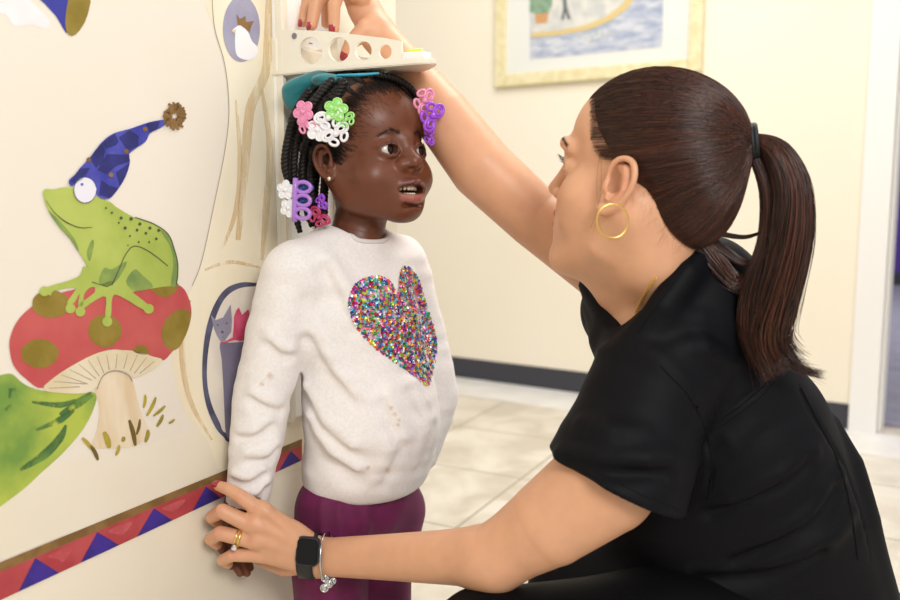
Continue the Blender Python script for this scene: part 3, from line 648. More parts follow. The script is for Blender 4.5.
def gcol(V):
    q = loc(hR, ht, V); c = np.tile(np.array(lin('#693a25')[:3]), (len(V), 1))
    def mixc(w, col): 
        nonlocal c; w = smooth01(w)[:, None]; c = c*(1-w)+np.array(lin(col)[:3])*w
    r = lambda p, s: np.sqrt((((q-np.array(p))/np.array(s))**2).sum(1))
    mixc((1.3-r((0, .06, .06), (.06, .06, .045)))*.6, '#724128')
    lipU = np.minimum(r((0, .0925, -.0330), (.027, .018, .0050)), 9); lipL = r((0, .0905, -.0530), (.023, .018, .0080))
    mixc((1.15-lipL)*4, '#96574d'); mixc((1.1-lipU)*4, '#6a3a34')
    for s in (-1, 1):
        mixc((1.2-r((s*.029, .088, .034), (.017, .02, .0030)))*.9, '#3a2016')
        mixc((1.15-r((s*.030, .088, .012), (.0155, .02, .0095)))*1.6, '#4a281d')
        mixc((1.2-r((s*.036, .08, -.014), (.022, .03, .018)))*.5, '#7d462c')
    mixc((1.15-r((0, .0865, -.0423), (.0225, .018, .0054)))*4, '#3a120f')
    return c
skinG = mat('dark_brown_skin', '#693a25', .43, .04, scale=60, attr='Col', sss=.12, sssr=(1, .4, .25), spec=.45, bump=.06, bscale=900, bdist=.0006)
hs = head_girl()
# girl's hands and arms
def gbody():
    S = SDF()
    S.tube([P(357, 240, 1.225), P(352, 300, 1.235), P(360, 400, 1.235), P(360, 500, 1.225)], [.04, .052, .055, .050], k=.02)
    for hx, kx, Y in ((336, 332, 1.18), (386, 378, 1.26)):
        S.tube([P(hx, 520, Y), P(kx, 640, Y), P(kx, 790, Y)], [.045, .038, .03], k=.01)
    S.tube([P(292, 275, 1.165), P(264, 400, 1.14), P(240, 500, 1.13), P(236, 520, 1.13)], [.035, .027, .0215, .02], k=.015)
    S.tube([P(400, 262, 1.30), P(425, 380, 1.33), P(404, 462, 1.32)], [.035, .027, .022], k=.015)
    S.ell(P(392, 480, 1.32), (.02, .012, .030), k=.01)
    return S
def ghand():
    S = SDF()
    S.tube([P(240, 500, 1.13), P(237, 520, 1.13)], [.0185, .018], k=.01)
    S.ell(P(236, 535, 1.13), (.013, .020, .024), k=.012)
    for pts in (([(230, 545, 1.125), (226, 556, 1.12), (231, 566, 1.118)]), ([(235, 548, 1.13), (235, 564, 1.125), (240, 573, 1.122)]), ([(240, 548, 1.135), (242, 565, 1.13), (247, 573, 1.128)]), ([(245, 545, 1.14), (247, 560, 1.14), (250, 568, 1.14)]), ([(228, 530, 1.12), (222, 542, 1.115), (222, 550, 1.112)])):
        S.tube([P(*p) for p in pts], [.0072, .0065, .0055], k=.004)
    return S
V1, F1 = hs.mesh(.00125); V2, F2 = gbody().mesh(.005); V3, F3 = ghand().mesh(.0015)
V = np.concatenate([V1, V2, V3]); Fq = np.concatenate([F1, F2+len(V1), F3+len(V1)+len(V2)])
me = mesh('body', V, Fq); setcol(me, gcol(V)); obj('body', me, skinG, G)
irisb = mat('dark_brown_iris', '#26140e', .12, spec=.4)
for s in (-1, 1): eye_parts('eye', hR, ht, (s*.029, .0710, .012), .0133, (.13, .98, .04), irisb, G, ir=.50)
# teeth
tm = mat('tooth_ivory', '#e8dcc0', .25, coat=.4); tb = []
for i in range(8):
    x = (i-3.5)*.0054; y = .0850-.30*abs(x)-12*x*x; h_ = .0036 if i in (3, 4) else .0032
    tb.append(uvsphere(S_pt(hR, ht, (x, y+.0025, -.0392)), (.0028, .0028, h_), hR, 8))
V, F = join(tb); obj('upper_teeth', mesh('upper_teeth', V, F), tm, G)
tb = [uvsphere(S_pt(hR, ht, ((i-2.5)*.0046, .0835-12*((i-2.5)*.0044)**2, -.0478)), (.0023, .0025, .0026), hR, 8) for i in range(6)]
V, F = join(tb); obj('lower_teeth', mesh('lower_teeth', V, F), tm, G)
# lashes and brows
def lashes(R, t, arc, n, ln, up, rad, seed, m, parent, out=.6, name='eyelashes'):
    r = np.random.default_rng(seed); arc = catmull(arc, 8); PP = []
    for i in range(n):
        b = arc[min(int(i/n*len(arc)), len(arc)-1)]+r.normal(0, .0003, 3); d = np.array([np.sign(b[0])*.25, out, up])+r.normal(0, .12, 3); d = d/np.linalg.norm(d)*ln*r.uniform(.7, 1.1)
        PP.append([b+d*u+np.array([0, 0, 1])*ln*.35*u*u for u in np.linspace(0, 1, 5)])
    PP = np.array(PP)@R.T+t; rr = np.tile(np.linspace(rad, rad*.2, 5), (n, 1)); V, F = strands(PP, rr)
    return obj(name, mesh(name, V, F), m, parent)
black = mat('black_hair', '#0c0909', .55, '#1a1310', 200, spec=.35)
for s in (-1, 1):
    lashes(hR, ht, [(s*.0175, .0850, .0120), (s*.0215, .0875, .0190), (s*.031, .0868, .0205), (s*.041, .0780, .0130)], 30, .0038, .4, .00016, 3, black, G)
gbrow = SDF()
def brows(S, R, t, arc, n, ln, rad, m, parent, seed, dirv, tk=.0022):
    r = np.random.default_rng(seed); arc = catmull(arc, 8); k = len(arc); u = r.uniform(0, 1, n); i = (u*(k-1)).astype(int)
    p = arc[i]+np.stack([np.zeros(n), np.zeros(n), r.normal(0, tk, n)*(1-.6*u)], 1); p = S.project(p@R.T+t, .0002, 4)
    d = np.array([dirv]*n)+r.normal(0, .2, (n, 3)); d = d@R.T*ln; PP = np.stack([S.project(p+d*v, .0003+.0007*v, 2) for v in np.linspace(0, 1, 4)], 1)
    V, F = strands(PP, np.tile(np.linspace(rad, rad*.3, 4), (n, 1))); return obj('eyebrow', mesh('eyebrow', V, F), m, parent)
for s in (-1, 1): brows(hs, hR, ht, [(s*.013, .090, .0345), (s*.027, .088, .0370), (s*.042, .076, .0295)], 150, .005, .00012, black, G, 5, (s*.8, -.3, .25), .0016)
# ---- sweatshirt
bF = gF/np.linalg.norm(gF); bL = np.cross([0, 0, 1], bF); bR = np.stack([bL, bF, [0, 0, 1]], 1)
def sweater():
    S = SDF()
    S.ell(P(352, 305, 1.225), (.098, .072, .105), rot=bR, k=0)
    S.tube([P(300, 268, 1.165), P(352, 252, 1.225), P(396, 260, 1.285)], [.038, .050, .038], k=.03)
    S.ell(P(366, 370, 1.22), (.094, .078, .12), rot=bR, k=.05)
    S.ell(P(374, 425, 1.205), (.098, .092, .095), rot=bR, k=.05)
    S.ell(P(366, 465, 1.215), (.100, .083, .065), rot=bR, k=.03)
    S.plane(P(380, 512, 1.12), (0, .0, -1.0), k=.010)
    S.tube([P(366, 575, 1.215), P(366, 505, 1.215)], [.082, .060], k=.004, sub=True)
    # armpit line, folds on the front
    def fold(pts, r, sub=False, k=.010): S.tube([P(*p) for p in pts], r, k=k, sub=sub)
    # sleeves
    S2 = S
    S2.tube([P(294, 277, 1.165), P(278, 330, 1.152), P(264, 390, 1.14), P(257, 440, 1.13), P(251, 480, 1.125), P(249, 498, 1.125)], [.046, .044, .040, .036, .032, .029], k=.016)
    fold([(306, 300, 1.12), (303, 340, 1.11), (298, 385, 1.10)], .004, True, .012)
    S2.tube([P(249, 498, 1.125), P(245, 528, 1.125)], [.020, .020], k=.003, sub=True)
    S2.tube([P(400, 265, 1.30), P(420, 330, 1.325), P(434, 395, 1.325), P(418, 452, 1.31)], [.043, .041, .040, .034], k=.012)
    S2.plane(P(244, 503, 1.125), (-.18, 0, -1), k=.004) if False else None
    # wrinkles of the near sleeve
    for a, b, r in (((252, 392), (288, 408), .0045), ((240, 430), (270, 420), .005), ((250, 452), (284, 446), .0045), ((236, 474), (262, 470), .004), ((268, 338), (298, 352), .004), ((244, 490), (272, 486), .003)):
        m_ = ((a[0]+b[0])/2, (a[1]+b[1])/2+4)
        q_ = catmull([S.project(P(x, y, 1.10)[None], -.0015, 6)[0] for x, y in (a, m_, b)], 4); q2 = catmull([S.project(P(x, y+9, 1.10)[None], .0005, 6)[0] for x, y in (a, m_, b)], 4)
        S.tube(q_, np.interp(np.arange(9), [0, 4, 8], [r*.4, r, r*.4]), k=.018)
        S.tube(q2, np.interp(np.arange(9), [0, 4, 8], [r*.3, r*.7, r*.3]), k=.016, sub=True)
    # body drapes: from the armpit towards the belly, and round the hem
    for pts in ([(312, 330, 1.13), (326, 365, 1.12), (352, 392, 1.115)], [(304, 395, 1.13), (322, 425, 1.11), (350, 448, 1.105)], [(300, 425, 1.13), (322, 455, 1.11), (355, 474, 1.105)], [(390, 395, 1.115), (398, 440, 1.12), (385, 480, 1.12)], [(412, 385, 1.16), (428, 420, 1.16), (424, 460, 1.16)], [(325, 262, 1.15), (345, 290, 1.14), (352, 320, 1.14)]):
        c = [S.project(P(*p)[None], .001, 5)[0] for p in pts]
        S.tube(c, [.001, .0050, .001], k=.028)
        c2 = [S.project((x+np.array([.0, 0, -.011]))[None], .001, 4)[0] for x in c]; S.tube(c2, [.0008, .0030, .0008], k=.024, sub=True)
    nb = P(357, 236, 1.215)
    # neckline: rib ring and opening
    S.ell(P(356, 226, 1.222), (.046, .046, .030), k=.006, sub=True)
    w1 = wob(38, .0022, 3, stretch=(1, 1, 1.6)); w2 = wob(100, .0010, 4, stretch=(1, 1, 1.8)); S.disp = lambda p: w1(p)+w2(p)
    return S
ssh = sweater()
cuff_p = (P(247, 503, 1.125), np.array([-.16, 0, -1.0]))
V, F = ssh.mesh(.002)
# open the cuff: drop the faces of the near sleeve past the cuff line
n_ = cuff_p[1]/np.linalg.norm(cuff_p[1]); near = np.linalg.norm(V-P(246, 515, 1.125), axis=1) < .05
bad = near & ((V-cuff_p[0])@n_ > 0); F = F[~bad[F].any(1)]
knit = mat('white_heather_jersey', '#d9d3d0', .85, '#e6e1de', 260, lo=.35, hi=.65, bump=.35, bscale=700, sheen=.2, bdist=.0008)
def swcol(V):
    c = np.tile(np.array(lin('#e8e3e1')[:3]), (len(V), 1))
    for px, py, r in ((391, 408, .0045), (395, 414, .004), (399, 420, .003), (368, 468, .004), (388, 471, .005), (398, 425, .0035), (270, 376, .006), (262, 384, .004)):
        d0 = P(px, py, 1.12); ray = d0-np.array([0, 0, H]); ray /= np.linalg.norm(ray); v = V-np.array([0, 0, H]); dd = np.linalg.norm(v-(v@ray)[:, None]*ray, axis=1)
        a = smooth01((r-dd)/r*1.4+(np.sin(V[:, 0]*1900)*np.sin(V[:, 2]*2100))*.4)[:, None]*.45*(V[:, 1] < 1.22)[:, None]; c = c*(1-a)+np.array(lin('#b98a55')[:3])*a
    return c
knit = mat('white_heather_jersey', '#d9d3d0', .85, .05, 260, lo=.3, hi=.7, attr='Col', bump=.35, bscale=700, sheen=.2, bdist=.0008)
me = mesh('sweatshirt', V, F); setcol(me, swcol(V)); SW = obj('sweatshirt', me, knit, G)
# neck rib
def ring_on(S, c, r, n, off, R=bR, tiltf=0):
    a = np.linspace(0, 2*np.pi, n, endpoint=False); p = c+(np.cos(a)[:, None]*R[:, 0]*r[0]+np.sin(a)[:, None]*R[:, 1]*r[1]+np.sin(a)[:, None]*Z*tiltf); return p
rc = ring_on(ssh, P(356, 236, 1.222), (.0445, .044), 60, 0, tiltf=-.006); rc = ssh.project(rc, .000, 3)
V, F = tube(rc, .0035, 8, True); obj('neck_rib', mesh('neck_rib', V, F), mat('rib_knit', '#dad5d3', .85, bump=.3, bscale=600), SW)
# hem stitch
# ---- sequin heart: discs laid on the front of the sweatshirt
def heart():
    out = np.array([(401, 270), (408, 268), (415, 275), (421, 288), (424, 300), (430, 318), (434, 332), (436, 346), (434, 362), (428, 384), (417, 378), (404, 368), (390, 358), (374, 346), (362, 333), (354, 320), (350, 306), (351, 295), (356, 285), (366, 279), (378, 277), (388, 281), (394, 290), (396, 300), (398, 290)])
    out = catmull(out, 4, True); from_in = lambda x, y: sum(((out[i, 1] > y) != (out[i-1, 1] > y)) and (x < (out[i-1, 0]-out[i, 0])*(y-out[i, 1])/(out[i-1, 1]-out[i, 1]+1e-12)+out[i, 0]) for i in range(len(out))) % 2
    pts = []
    for y in np.arange(266, 386, 2.3):
        for x in np.r_[np.arange(348, 394, 2.1), np.arange(394, 438, .9)]:
            X_, Y_ = x+RNG.uniform(-.6, .6), y+RNG.uniform(-.6, .6)
            if from_in(X_, Y_): pts.append((X_, Y_))
    for q in out[::1]: pts.append(tuple(q))
    cols = [lin(c)[:3] for c in ('#d3208a', '#e8452c', '#f2b31e', '#2b9a4b', '#1c8fb8', '#3b3fae', '#6d2b93', '#b4d334', '#d9dbe0', '#16666d', '#b01540', '#f08fc0', '#5ec4cf')]
    V = []; F = []; C = []; o_ = 0; n = 8
    base = []; 
    for px, py in pts:
        o = np.array([0, 0, H]); d = P(px, py, 1.0)-o; d /= np.linalg.norm(d); base.append((o, d))
    O = np.array([b[0] for b in base]); D = np.array([b[1] for b in base]); t = np.full(len(O), 1.0)
    for _ in range(40): t += np.clip(ssh(O+D*t[:, None]), -.02, .02)*.85
    p = O+D*t[:, None]; ok = (np.abs(ssh(p)) < .003); g = ssh.grad(p, .002)
    # mirrored far edge is simply where the cloth turns away
    seen = set()
    for q, nn, k in zip(p, g, ok):
        key = tuple(np.round(q/.0027).astype(int))
        if not k or key in seen: continue
        seen.add(key)
        nn = nn+RNG.normal(0, .28, 3); nn /= np.linalg.norm(nn); u = np.cross(nn, [0, 0, 1.]); u /= np.linalg.norm(u); v = np.cross(nn, u)
        r = .0027; c = q+nn*.0013; a = np.arange(n)*2*np.pi/n; ring = c+r*(np.cos(a)[:, None]*u+np.sin(a)[:, None]*v)
        V += list(ring)+[c-nn*.0005]; F += [(o_+i, o_+(i+1) % n, o_+n) for i in range(n)]
        col = cols[(int(RNG.integers(len(cols))))]; C += [col]*(n+1); o_ += n+1
    me = mesh('sequin_heart', V, F, False); setcol(me, np.array(C)); return me
sq = mat('sequin_foil', '#ffffff', .25, attr='Col', metal=.25, coat=.6); obj('sequin_heart', heart(), sq, SW, label='multicoloured sequin heart on the chest', kind='stuff')
# ---- trousers
def trousers():
    S = SDF(); S.ell(P(364, 500, 1.22), (.080, .068, .07), rot=bR, k=0)
    for hx, kx, Y in ((336, 332, 1.18), (386, 378, 1.26)):
        S.tube([P(hx, 510, Y), P(kx-2, 570, Y), P(kx, 640, Y), P(kx, 790, Y)], [.060, .056, .050, .045], k=.02)
    S.tube([P(352, 560, 1.10), P(352, 620, 1.12)], [.004, .006], k=.02, sub=True)
    for pts in ([(312, 500, 1.1), (318, 540, 1.1), (314, 590, 1.1)], [(340, 505, 1.1), (345, 550, 1.1), (340, 595, 1.1)], [(378, 505, 1.12), (374, 530, 1.13), (372, 550, 1.13)]):
        c = [S.project(P(*p)[None], 0, 5)[0] for p in pts]; S.tube(c, [.002, .004, .002], k=.01)
    w1 = wob(45, .002, 8, stretch=(1.6, 1.6, .6)); S.disp = w1; return S
plum = mat('plum_jersey_trousers', '#6c0f4b', .75, '#5c0b3f', 30, sheen=.05, bump=.2, bscale=500)
smesh('trousers', trousers(), .003, plum, G)
S = SDF()
for kx, Y in ((330, 1.175), (383, 1.265)):
    a = P(kx, 790, Y); a[2] = .045; b = a+bF*.10; b[2] = .028; S.tube([a-bF*.02, b], [.040, .032], k=.01)
S.plane((0, 0, .004), (0, 0, -1)); smesh('shoes', S, .004, mat('white_trainer', '#dcd8d6', .6), G)
# ---- hair: scalp cap, braids, ties and clips
def gcap():
    S = SDF().frame(hR, ht); S.ell((0, -.018, .052), (.0775, .0955, .0805), k=0)
    S.plane((0, .056, .078), (0, .86, -.42), k=.008)
    S.plane((0, -.012, .020), (0, .5, -.75), k=.006)
    for s in (-1, 1): S.cap((s*.085, .024, .040), (s*.07, .060, .066), .014, .010, k=.01, sub=True)
    w1 = wob(300, .0009, 12); S.disp = w1; return S
gc = gcap(); HAIR = smesh('hair', gc, .002, black, G)
def twist(path, r, pitch=.011, name='braid', m=None, lobes=2, taper=True):
    path = catmull(path, 14); L = np.r_[0, np.cumsum(np.linalg.norm(np.diff(path, axis=0), axis=1))]
    n = max(int(L[-1]/.0014), 8); u = np.linspace(0, L[-1], n); c = np.stack([np.interp(u, L, path[:, i]) for i in range(3)], 1)
    T, U, B_ = frames(c); parts = []
    r = r*.92; rr = np.full(n, r)*(np.interp(u/L[-1], [0, .1, .8, 1], [.8, 1, .95, .6]) if taper else 1)
    for k in range(lobes):
        a = u/pitch*2*np.pi+k*2*np.pi/lobes; q = c+(U*np.cos(a)[:, None]+B_*np.sin(a)[:, None])*rr[:, None]*.55
        parts.append(tube(q, rr*.68, 7))
    V, F = join(parts); return obj(name, mesh(name, V, F), m or black, HAIR)
def hl_(pts, off=.004): return [S_pt(hR, ht, p) for p in pts]
hl2 = SDF().frame(hR, ht).ell((0, -.018, .052), (.0775, .0955, .0805), k=0)
def onhead(pts, off=.003):
    q = np.array([S_pt(hR, ht, p) for p in pts]); return hl2.project(q, off, 6)
# cornrows from the hairline to the crown
for x0_, z0_, y0_ in ((-.066, .044, .030), (-.060, .068, .034), (-.048, .085, .044), (-.032, .098, .050), (-.014, .104, .053), (.006, .105, .054), (.026, .102, .052), (.046, .092, .044), (.060, .072, .032)):
    twist(onhead([(x0_, y0_, z0_), (x0_*.95, y0_-.03, z0_+.022), (x0_*.8, -.02, .125), (x0_*.6-.01, -.06, .12)], .0006), .0042, name='cornrow')
def fuzz():
    r = np.random.default_rng(77); k = 60000; p = np.stack([r.uniform(-.08, .08, k), r.uniform(0, .1, k), r.uniform(0, .14, k)], 1)
    e = ((p-np.array([0, .056, .078]))@np.array([0, .898, -.439])); q = np.abs((((p-np.array([0, -.018, .052]))/np.array([.0775, .0955, .0805]))**2).sum(1)-1)
    p = p[(q < .4) & (e > -.012) & (e < r.exponential(.0036, k))][:3800]; w_ = hl2.project(p@hR.T+ht, -.004, 6); w_ = hs.project(w_, .0002, 3)
    d = np.array([-.25, -.85, .5])@hR.T; dd = (d+r.normal(0, .25, (len(p), 3)))*.010; PP = np.stack([hs.project(w_+dd*v, .0003+.0012*v, 2) for v in np.linspace(0, 1, 4)], 1)
    V, F = strands(PP, np.tile(np.linspace(.00018, .00008, 4), (len(p), 1))); obj('fine_hairline', mesh('fine_hairline', V, F), black, HAIR)
fuzz()
# hair-line braid on the far side leading to the pink clip
twist([S_pt(hR, ht, (-.020, .050, .118)), S_pt(hR, ht, (.004, .062, .113)), S_pt(hR, ht, (.026, .070, .102)), S_pt(hR, ht, (.044, .070, .086)), S_pt(hR, ht, (.056, .066, .070)), S_pt(hR, ht, (.064, .060, .055))], .0050)
# braids hanging behind the ear
for pts, r in (([(333, 80, 1.16), (322, 92, 1.15), (312, 106, 1.145), (306, 122, 1.15)], .0062), ([(345, 80, 1.15), (338, 95, 1.145), (330, 108, 1.14)], .0055), ([(310, 90, 1.18), (296, 112, 1.175), (288, 140, 1.17), (285, 165, 1.165), (289, 186, 1.16)], .0058),
               ([(318, 95, 1.20), (302, 118, 1.185), (295, 150, 1.175), (294, 180, 1.17), (298, 205, 1.165)], .0058), ([(322, 120, 1.20), (308, 140, 1.19), (302, 170, 1.18), (305, 200, 1.175), (309, 222, 1.175)], .0056),
               ([(322, 140, 1.21), (312, 165, 1.20), (312, 195, 1.185), (318, 212, 1.18)], .0055), ([(300, 130, 1.21), (290, 170, 1.21), (296, 215, 1.20), (300, 232, 1.20)], .006), ([(306, 150, 1.22), (305, 190, 1.215), (312, 226, 1.205)], .007), ([(326, 170, 1.225), (324, 195, 1.21), (324, 226, 1.20)], .006), ([(316, 172, 1.235), (314, 200, 1.225), (318, 228, 1.215)], .0065)):
    twist([P(*p) for p in pts], r)
# hair tie bows and clips: each a clip with loops
def loop(c, u, v, a, b, r, n=20):
    t_ = np.linspace(0, 2*np.pi, n, endpoint=False); pts = np.asarray(c)+np.cos(t_)[:, None]*np.asarray(u)*a+np.sin(t_)[:, None]*np.asarray(v)*b; return tube(pts, r, 8, True)
def clip(name, px, py, Y, ang, size, m, kind='bow', nrm=(0, -1, 0), label=None):
    size = size*(1.22 if kind != 'bar' else 1)
    c = P(px, py, Y); n = np.asarray(nrm, float); n /= np.linalg.norm(n); u0 = np.cross(n, [0, 0, 1.]); u0 /= np.linalg.norm(u0); v0 = np.cross(u0, n)
    ca, sa = math.cos(ang), math.sin(ang); u = u0*ca+v0*sa; v = -u0*sa+v0*ca; s = size; parts = []
    if kind == 'bow':
        for sx in (-1, 1):
            parts.append(loop(c+u*sx*s*.55+v*s*.18, u, v, s*.45, s*.34, s*.12)); parts.append(loop(c+u*sx*s*.42-v*s*.42, u*.8+v*.3*sx, v, s*.34, s*.26, s*.11))
            parts.append(loop(c+u*sx*s*.50+v*s*.16+n*s*.08, u, v, s*.26, s*.18, s*.09))
        parts.append(uvsphere(c+n*s*.1, s*.22, n=8))
    elif kind == 'flower':
        for i in range(5):
            a = i*2*math.pi/5; parts.append(uvsphere(c+(u*math.cos(a)+v*math.sin(a))*s*.5, (s*.36, s*.15, s*.30), np.stack([u*math.cos(a)+v*math.sin(a), n, -u*math.sin(a)+v*math.cos(a)], 1), 8))
            parts.append(loop(c+n*s*.08+(u*math.cos(a)+v*math.sin(a))*s*.5, u, v, s*.30, s*.30, s*.07, 14))
        parts.append(uvsphere(c+n*s*.12, s*.2, n=8))
    elif kind == 'bar':
        parts.append(tube([c-v*s, c-v*s*.5, c+v*s*.5, c+v*s], s*.13, 8))
        for k in (-.6, 0, .6): parts.append(loop(c-u*s*.38+v*s*k, u, v, s*.36, s*.24, s*.10))
    V, F = join(parts); o = obj(name, mesh(name, V, F), m, HAIR)
    if label: o['label'] = label
def pl(n, c): return mat(n, c, .3, coat=.5, sss=.1)
cp_, cw, cg, cl, cb, cm, cv = pl('pink_clip_plastic', '#e58db4'), pl('white_clip_plastic', '#eceaee'), pl('green_clip_plastic', '#97d873'), pl('lilac_clip_plastic', '#ab78d2'), pl('blue_clip_plastic', '#3c5fb0'), pl('magenta_clip_plastic', '#b3285c'), pl('violet_clip_plastic', '#9a45d0')
clip('hair_clip', 304, 112, 1.128, 1.1, .0150, cp_, 'flower', (-.4, -1, .1), 'pink hair clip'); clip('hair_clip', 308, 126, 1.126, .3, .0125, cp_, 'bow', (-.3, -1, 0), 'pink hair clip')
clip('hair_clip', 318, 130, 1.122, .6, .0150, cw, 'flower', (-.2, -1, .1), 'white hair clip'); clip('hair_clip', 329, 118, 1.118, -.3, .0150, cw, 'bow', (-.1, -1, .1), 'white hair clip')
clip('hair_clip', 336, 134, 1.118, -.5, .0150, cw, 'bow', (0, -1, 0), 'white hair clip'); clip('hair_clip', 336, 110, 1.118, .5, .0155, cg, 'flower', (0, -1, .2), 'green hair clip'); clip('hair_clip', 346, 120, 1.118, -.5, .0100, cg, 'bow', (0, -1, .2), 'green hair clip')
clip('hair_clip', 286, 190, 1.150, .4, .0130, cw, 'flower', (-.3, -1, 0), 'white hair clip'); clip('hair_clip', 289, 208, 1.150, .8, .0125, cw, 'flower', (-.3, -1, 0), 'white hair clip')
clip('hair_clip', 295, 200, 1.143, .05, .0290, cl, 'bar', (-.2, -1, 0), 'lilac hair clip'); clip('hair_clip', 304, 188, 1.150, .2, .0095, cb, 'bow', (0, -1, 0), 'blue hair clip'); clip('hair_clip', 303, 201, 1.150, -.2, .0085, cb, 'bow', (0, -1, 0), 'blue hair clip')
clip('hair_clip', 319, 217, 1.165, .7, .0125, cm, 'bow', (0, -1, 0), 'magenta hair clip'); clip('hair_clip', 322, 202, 1.165, 1.2, .0085, cv, 'bow', (0, -1, 0), 'violet hair clip')
clip('hair_clip', 424, 101, 1.175, 2.0, .0150, cp_, 'bow', (.5, -1, 0), 'pink hair clip'); clip('hair_clip', 432, 116, 1.170, 2.2, .0170, cv, 'bow', (.6, -1, 0), 'violet hair clip'); clip('hair_clip', 430, 136, 1.185, 1.6, .0100, cv, 'bow', (.6, -1, 0), 'violet hair clip')
# teal ribbon bow behind the crown and its band over the top
teal = mat('teal_satin_ribbon', '#0b7d86', .45, '#0a6770', 14, sheen=.3)
S = SDF(); S.ell(P(297, 94, 1.23), (.019, .014, .023), rot=Matrix.Rotation(.5, 3, 'Y'), k=0); S.ell(P(307, 82, 1.22), (.034, .014, .012), rot=Matrix.Rotation(-.35, 3, 'Y'), k=.01); S.ell(P(328, 80, 1.20), (.022, .014, .009), k=.01)
S.tube([P(288, 92, 1.21), P(300, 88, 1.205), P(318, 82, 1.19)], [.001, .002, .001], k=.006, sub=True); S.tube([P(296, 108, 1.21), P(302, 96, 1.205)], [.001, .002], k=.006, sub=True)
w1 = wob(140, .0012, 21); S.disp = w1; o = smesh('ribbon_bow', S, .0015, teal, HAIR); o['label'] = 'teal ribbon bow'
S = SDF(); S.tube([P(338, 75.5, 1.17), P(358, 75, 1.16), P(378, 73.5, 1.16)], [.003, .0035, .0025], k=.002, flat=((0, 0, 1), .6)); o = smesh('ribbon_band', S, .001, mat('aqua_ribbon', '#2fa3c4', .4), HAIR); o['label'] = 'aqua ribbon band'
# ear stud
es = S_pt(hR, ht, (-.0790, .0135, -.0205)); V, F = uvsphere(es, .0030, n=10); obj('ear_stud', mesh('ear_stud', V, F), mat('pearl_stud', '#efe4cf', .15, metal=.6), G)
# ---------------------------------------------------------------- the woman
W = empty('person', (P(760, 560, 1.05)[0], 1.05, 0), category='person', label='crouching woman in a black scrub top with a brown ponytail, reaching up to the gauge')
wR = rotm([-.862, .507, 0], math.radians(9)); wt = P(641, 190, 1.0)
wl = lambda *p: S_pt(wR, wt, p)
def head_woman():
    S = SDF().frame(wR, wt)
    S.ell((0, -.014, .053), (.074, .094, .078), k=0)
    S.ell((0, .030, .058), (.060, .055, .056), k=.03)
    S.ell((0, .026, -.020), (.057, .058, .072), k=.03)
    for s in (-1, 1):
        S.ball((s*.040, .056, -.018), (.026, .026, .025), k=.024)
        S.tube([(s*.056, .000, -.030), (s*.050, .018, -.066), (s*.012, .072, -.092)], [.019, .018, .014], k=.026)
        S.ball((s*.034, .101, .017), (.015, .0125, .009), k=.016, sub=True)
        S.tube([(s*.010, .090, .035), (s*.027, .092, .041), (s*.045, .076, .036)], [.006, .0065, .005], k=.016)
        S.ball((s*.034, .064, -.042), (.018, .018, .02), k=.02)
    S.ball((0, .083, -.097), (.018, .013, .014), k=.02)
    S.ell((0, .072, -.054), (.030, .027, .028), k=.02)
    S.tube([(0, .088, .030), (0, .0905, .018), (0, .098, .002), (0, .1070, -.014)], [.010, .0085, .0085, .0088], k=.014)
    for s in (-1, 1):
        S.ball((s*.0110, .0960, -.0195), (.0068, .0085, .0065), k=.007)
        S.ell((s*.0065, .1005, -.0245), (.0036, .0052, .003), k=.002, sub=True)
    up = [(-.026, .078, -.0470), (-.014, .0930, -.0455), (-.004, .0985, -.0430), (.004, .0985, -.0430), (.014, .0930, -.0455), (.026, .078, -.0470)]
    lo = [(-.025, .078, -.0480), (-.013, .0920, -.0550), (0, .0960, -.0570), (.013, .0920, -.0550), (.025, .078, -.0480)]
    S.tube(up, [.002, .0038, .0042, .0042, .0038, .002], k=.005); S.tube(lo, [.002, .0046, .0052, .0046, .002], k=.005)
    S.ell((0, .096, -.0497), (.020, .018, .0024), k=.003, sub=True)
    for s in (-1, 1):
        S.ball((s*.0315, .0735, .0165), .0140, k=.006)
        S.tube([(s*.018, .0880, .0130), (s*.025, .0885, .0085), (s*.034, .0870, .0085), (s*.043, .0805, .0130)], [.0014, .0018, .0018, .0014], k=.004)
        S.tube([(s*.018, .0870, .0165), (s*.024, .0885, .0230), (s*.034, .0870, .0240), (s*.044, .0790, .0170)], [.0014, .0022, .0024, .0016], k=.003)
        S.ell((s*.0325, .088, .0160), (.0120, .013, .0042), rot=Matrix.Rotation(-s*.30, 3, 'Z'), k=.0015, sub=True)
        S.ball((s*.0315, .0735, .0165), .0127, k=0, sub=True)
    ear(S, 1, (.0735, .004, .003), 1.10, .22); ear(S, -1, (-.0735, .004, .003), 1.10, .22)
    S.frame()
    S.tube([wl(0, -.025, -.005), wl(0, -.020, -.07), P(664, 285, 1.04), P(690, 335, 1.08)], [.056, .054, .055, .075], k=.03)
    S.tube([wl(0, .045, -.085), P(628, 300, 1.045), P(640, 345, 1.06)], [.022, .032, .045], k=.04)       # soft line under the jaw
    S.tube([wl(.060, -.012, -.03), P(668, 300, .995), P(650, 335, 1.0)], [.012, .010, .010], k=.03)      # neck muscle
    S.tube([P(650, 345, 1.02), P(625, 330, 1.10)], [.04, .04], k=.03)
    return S
whs = head_woman()
def finger(S, pts, r, k=.003): S.tube([P(*p) for p in pts], r, k=k)
PW = P
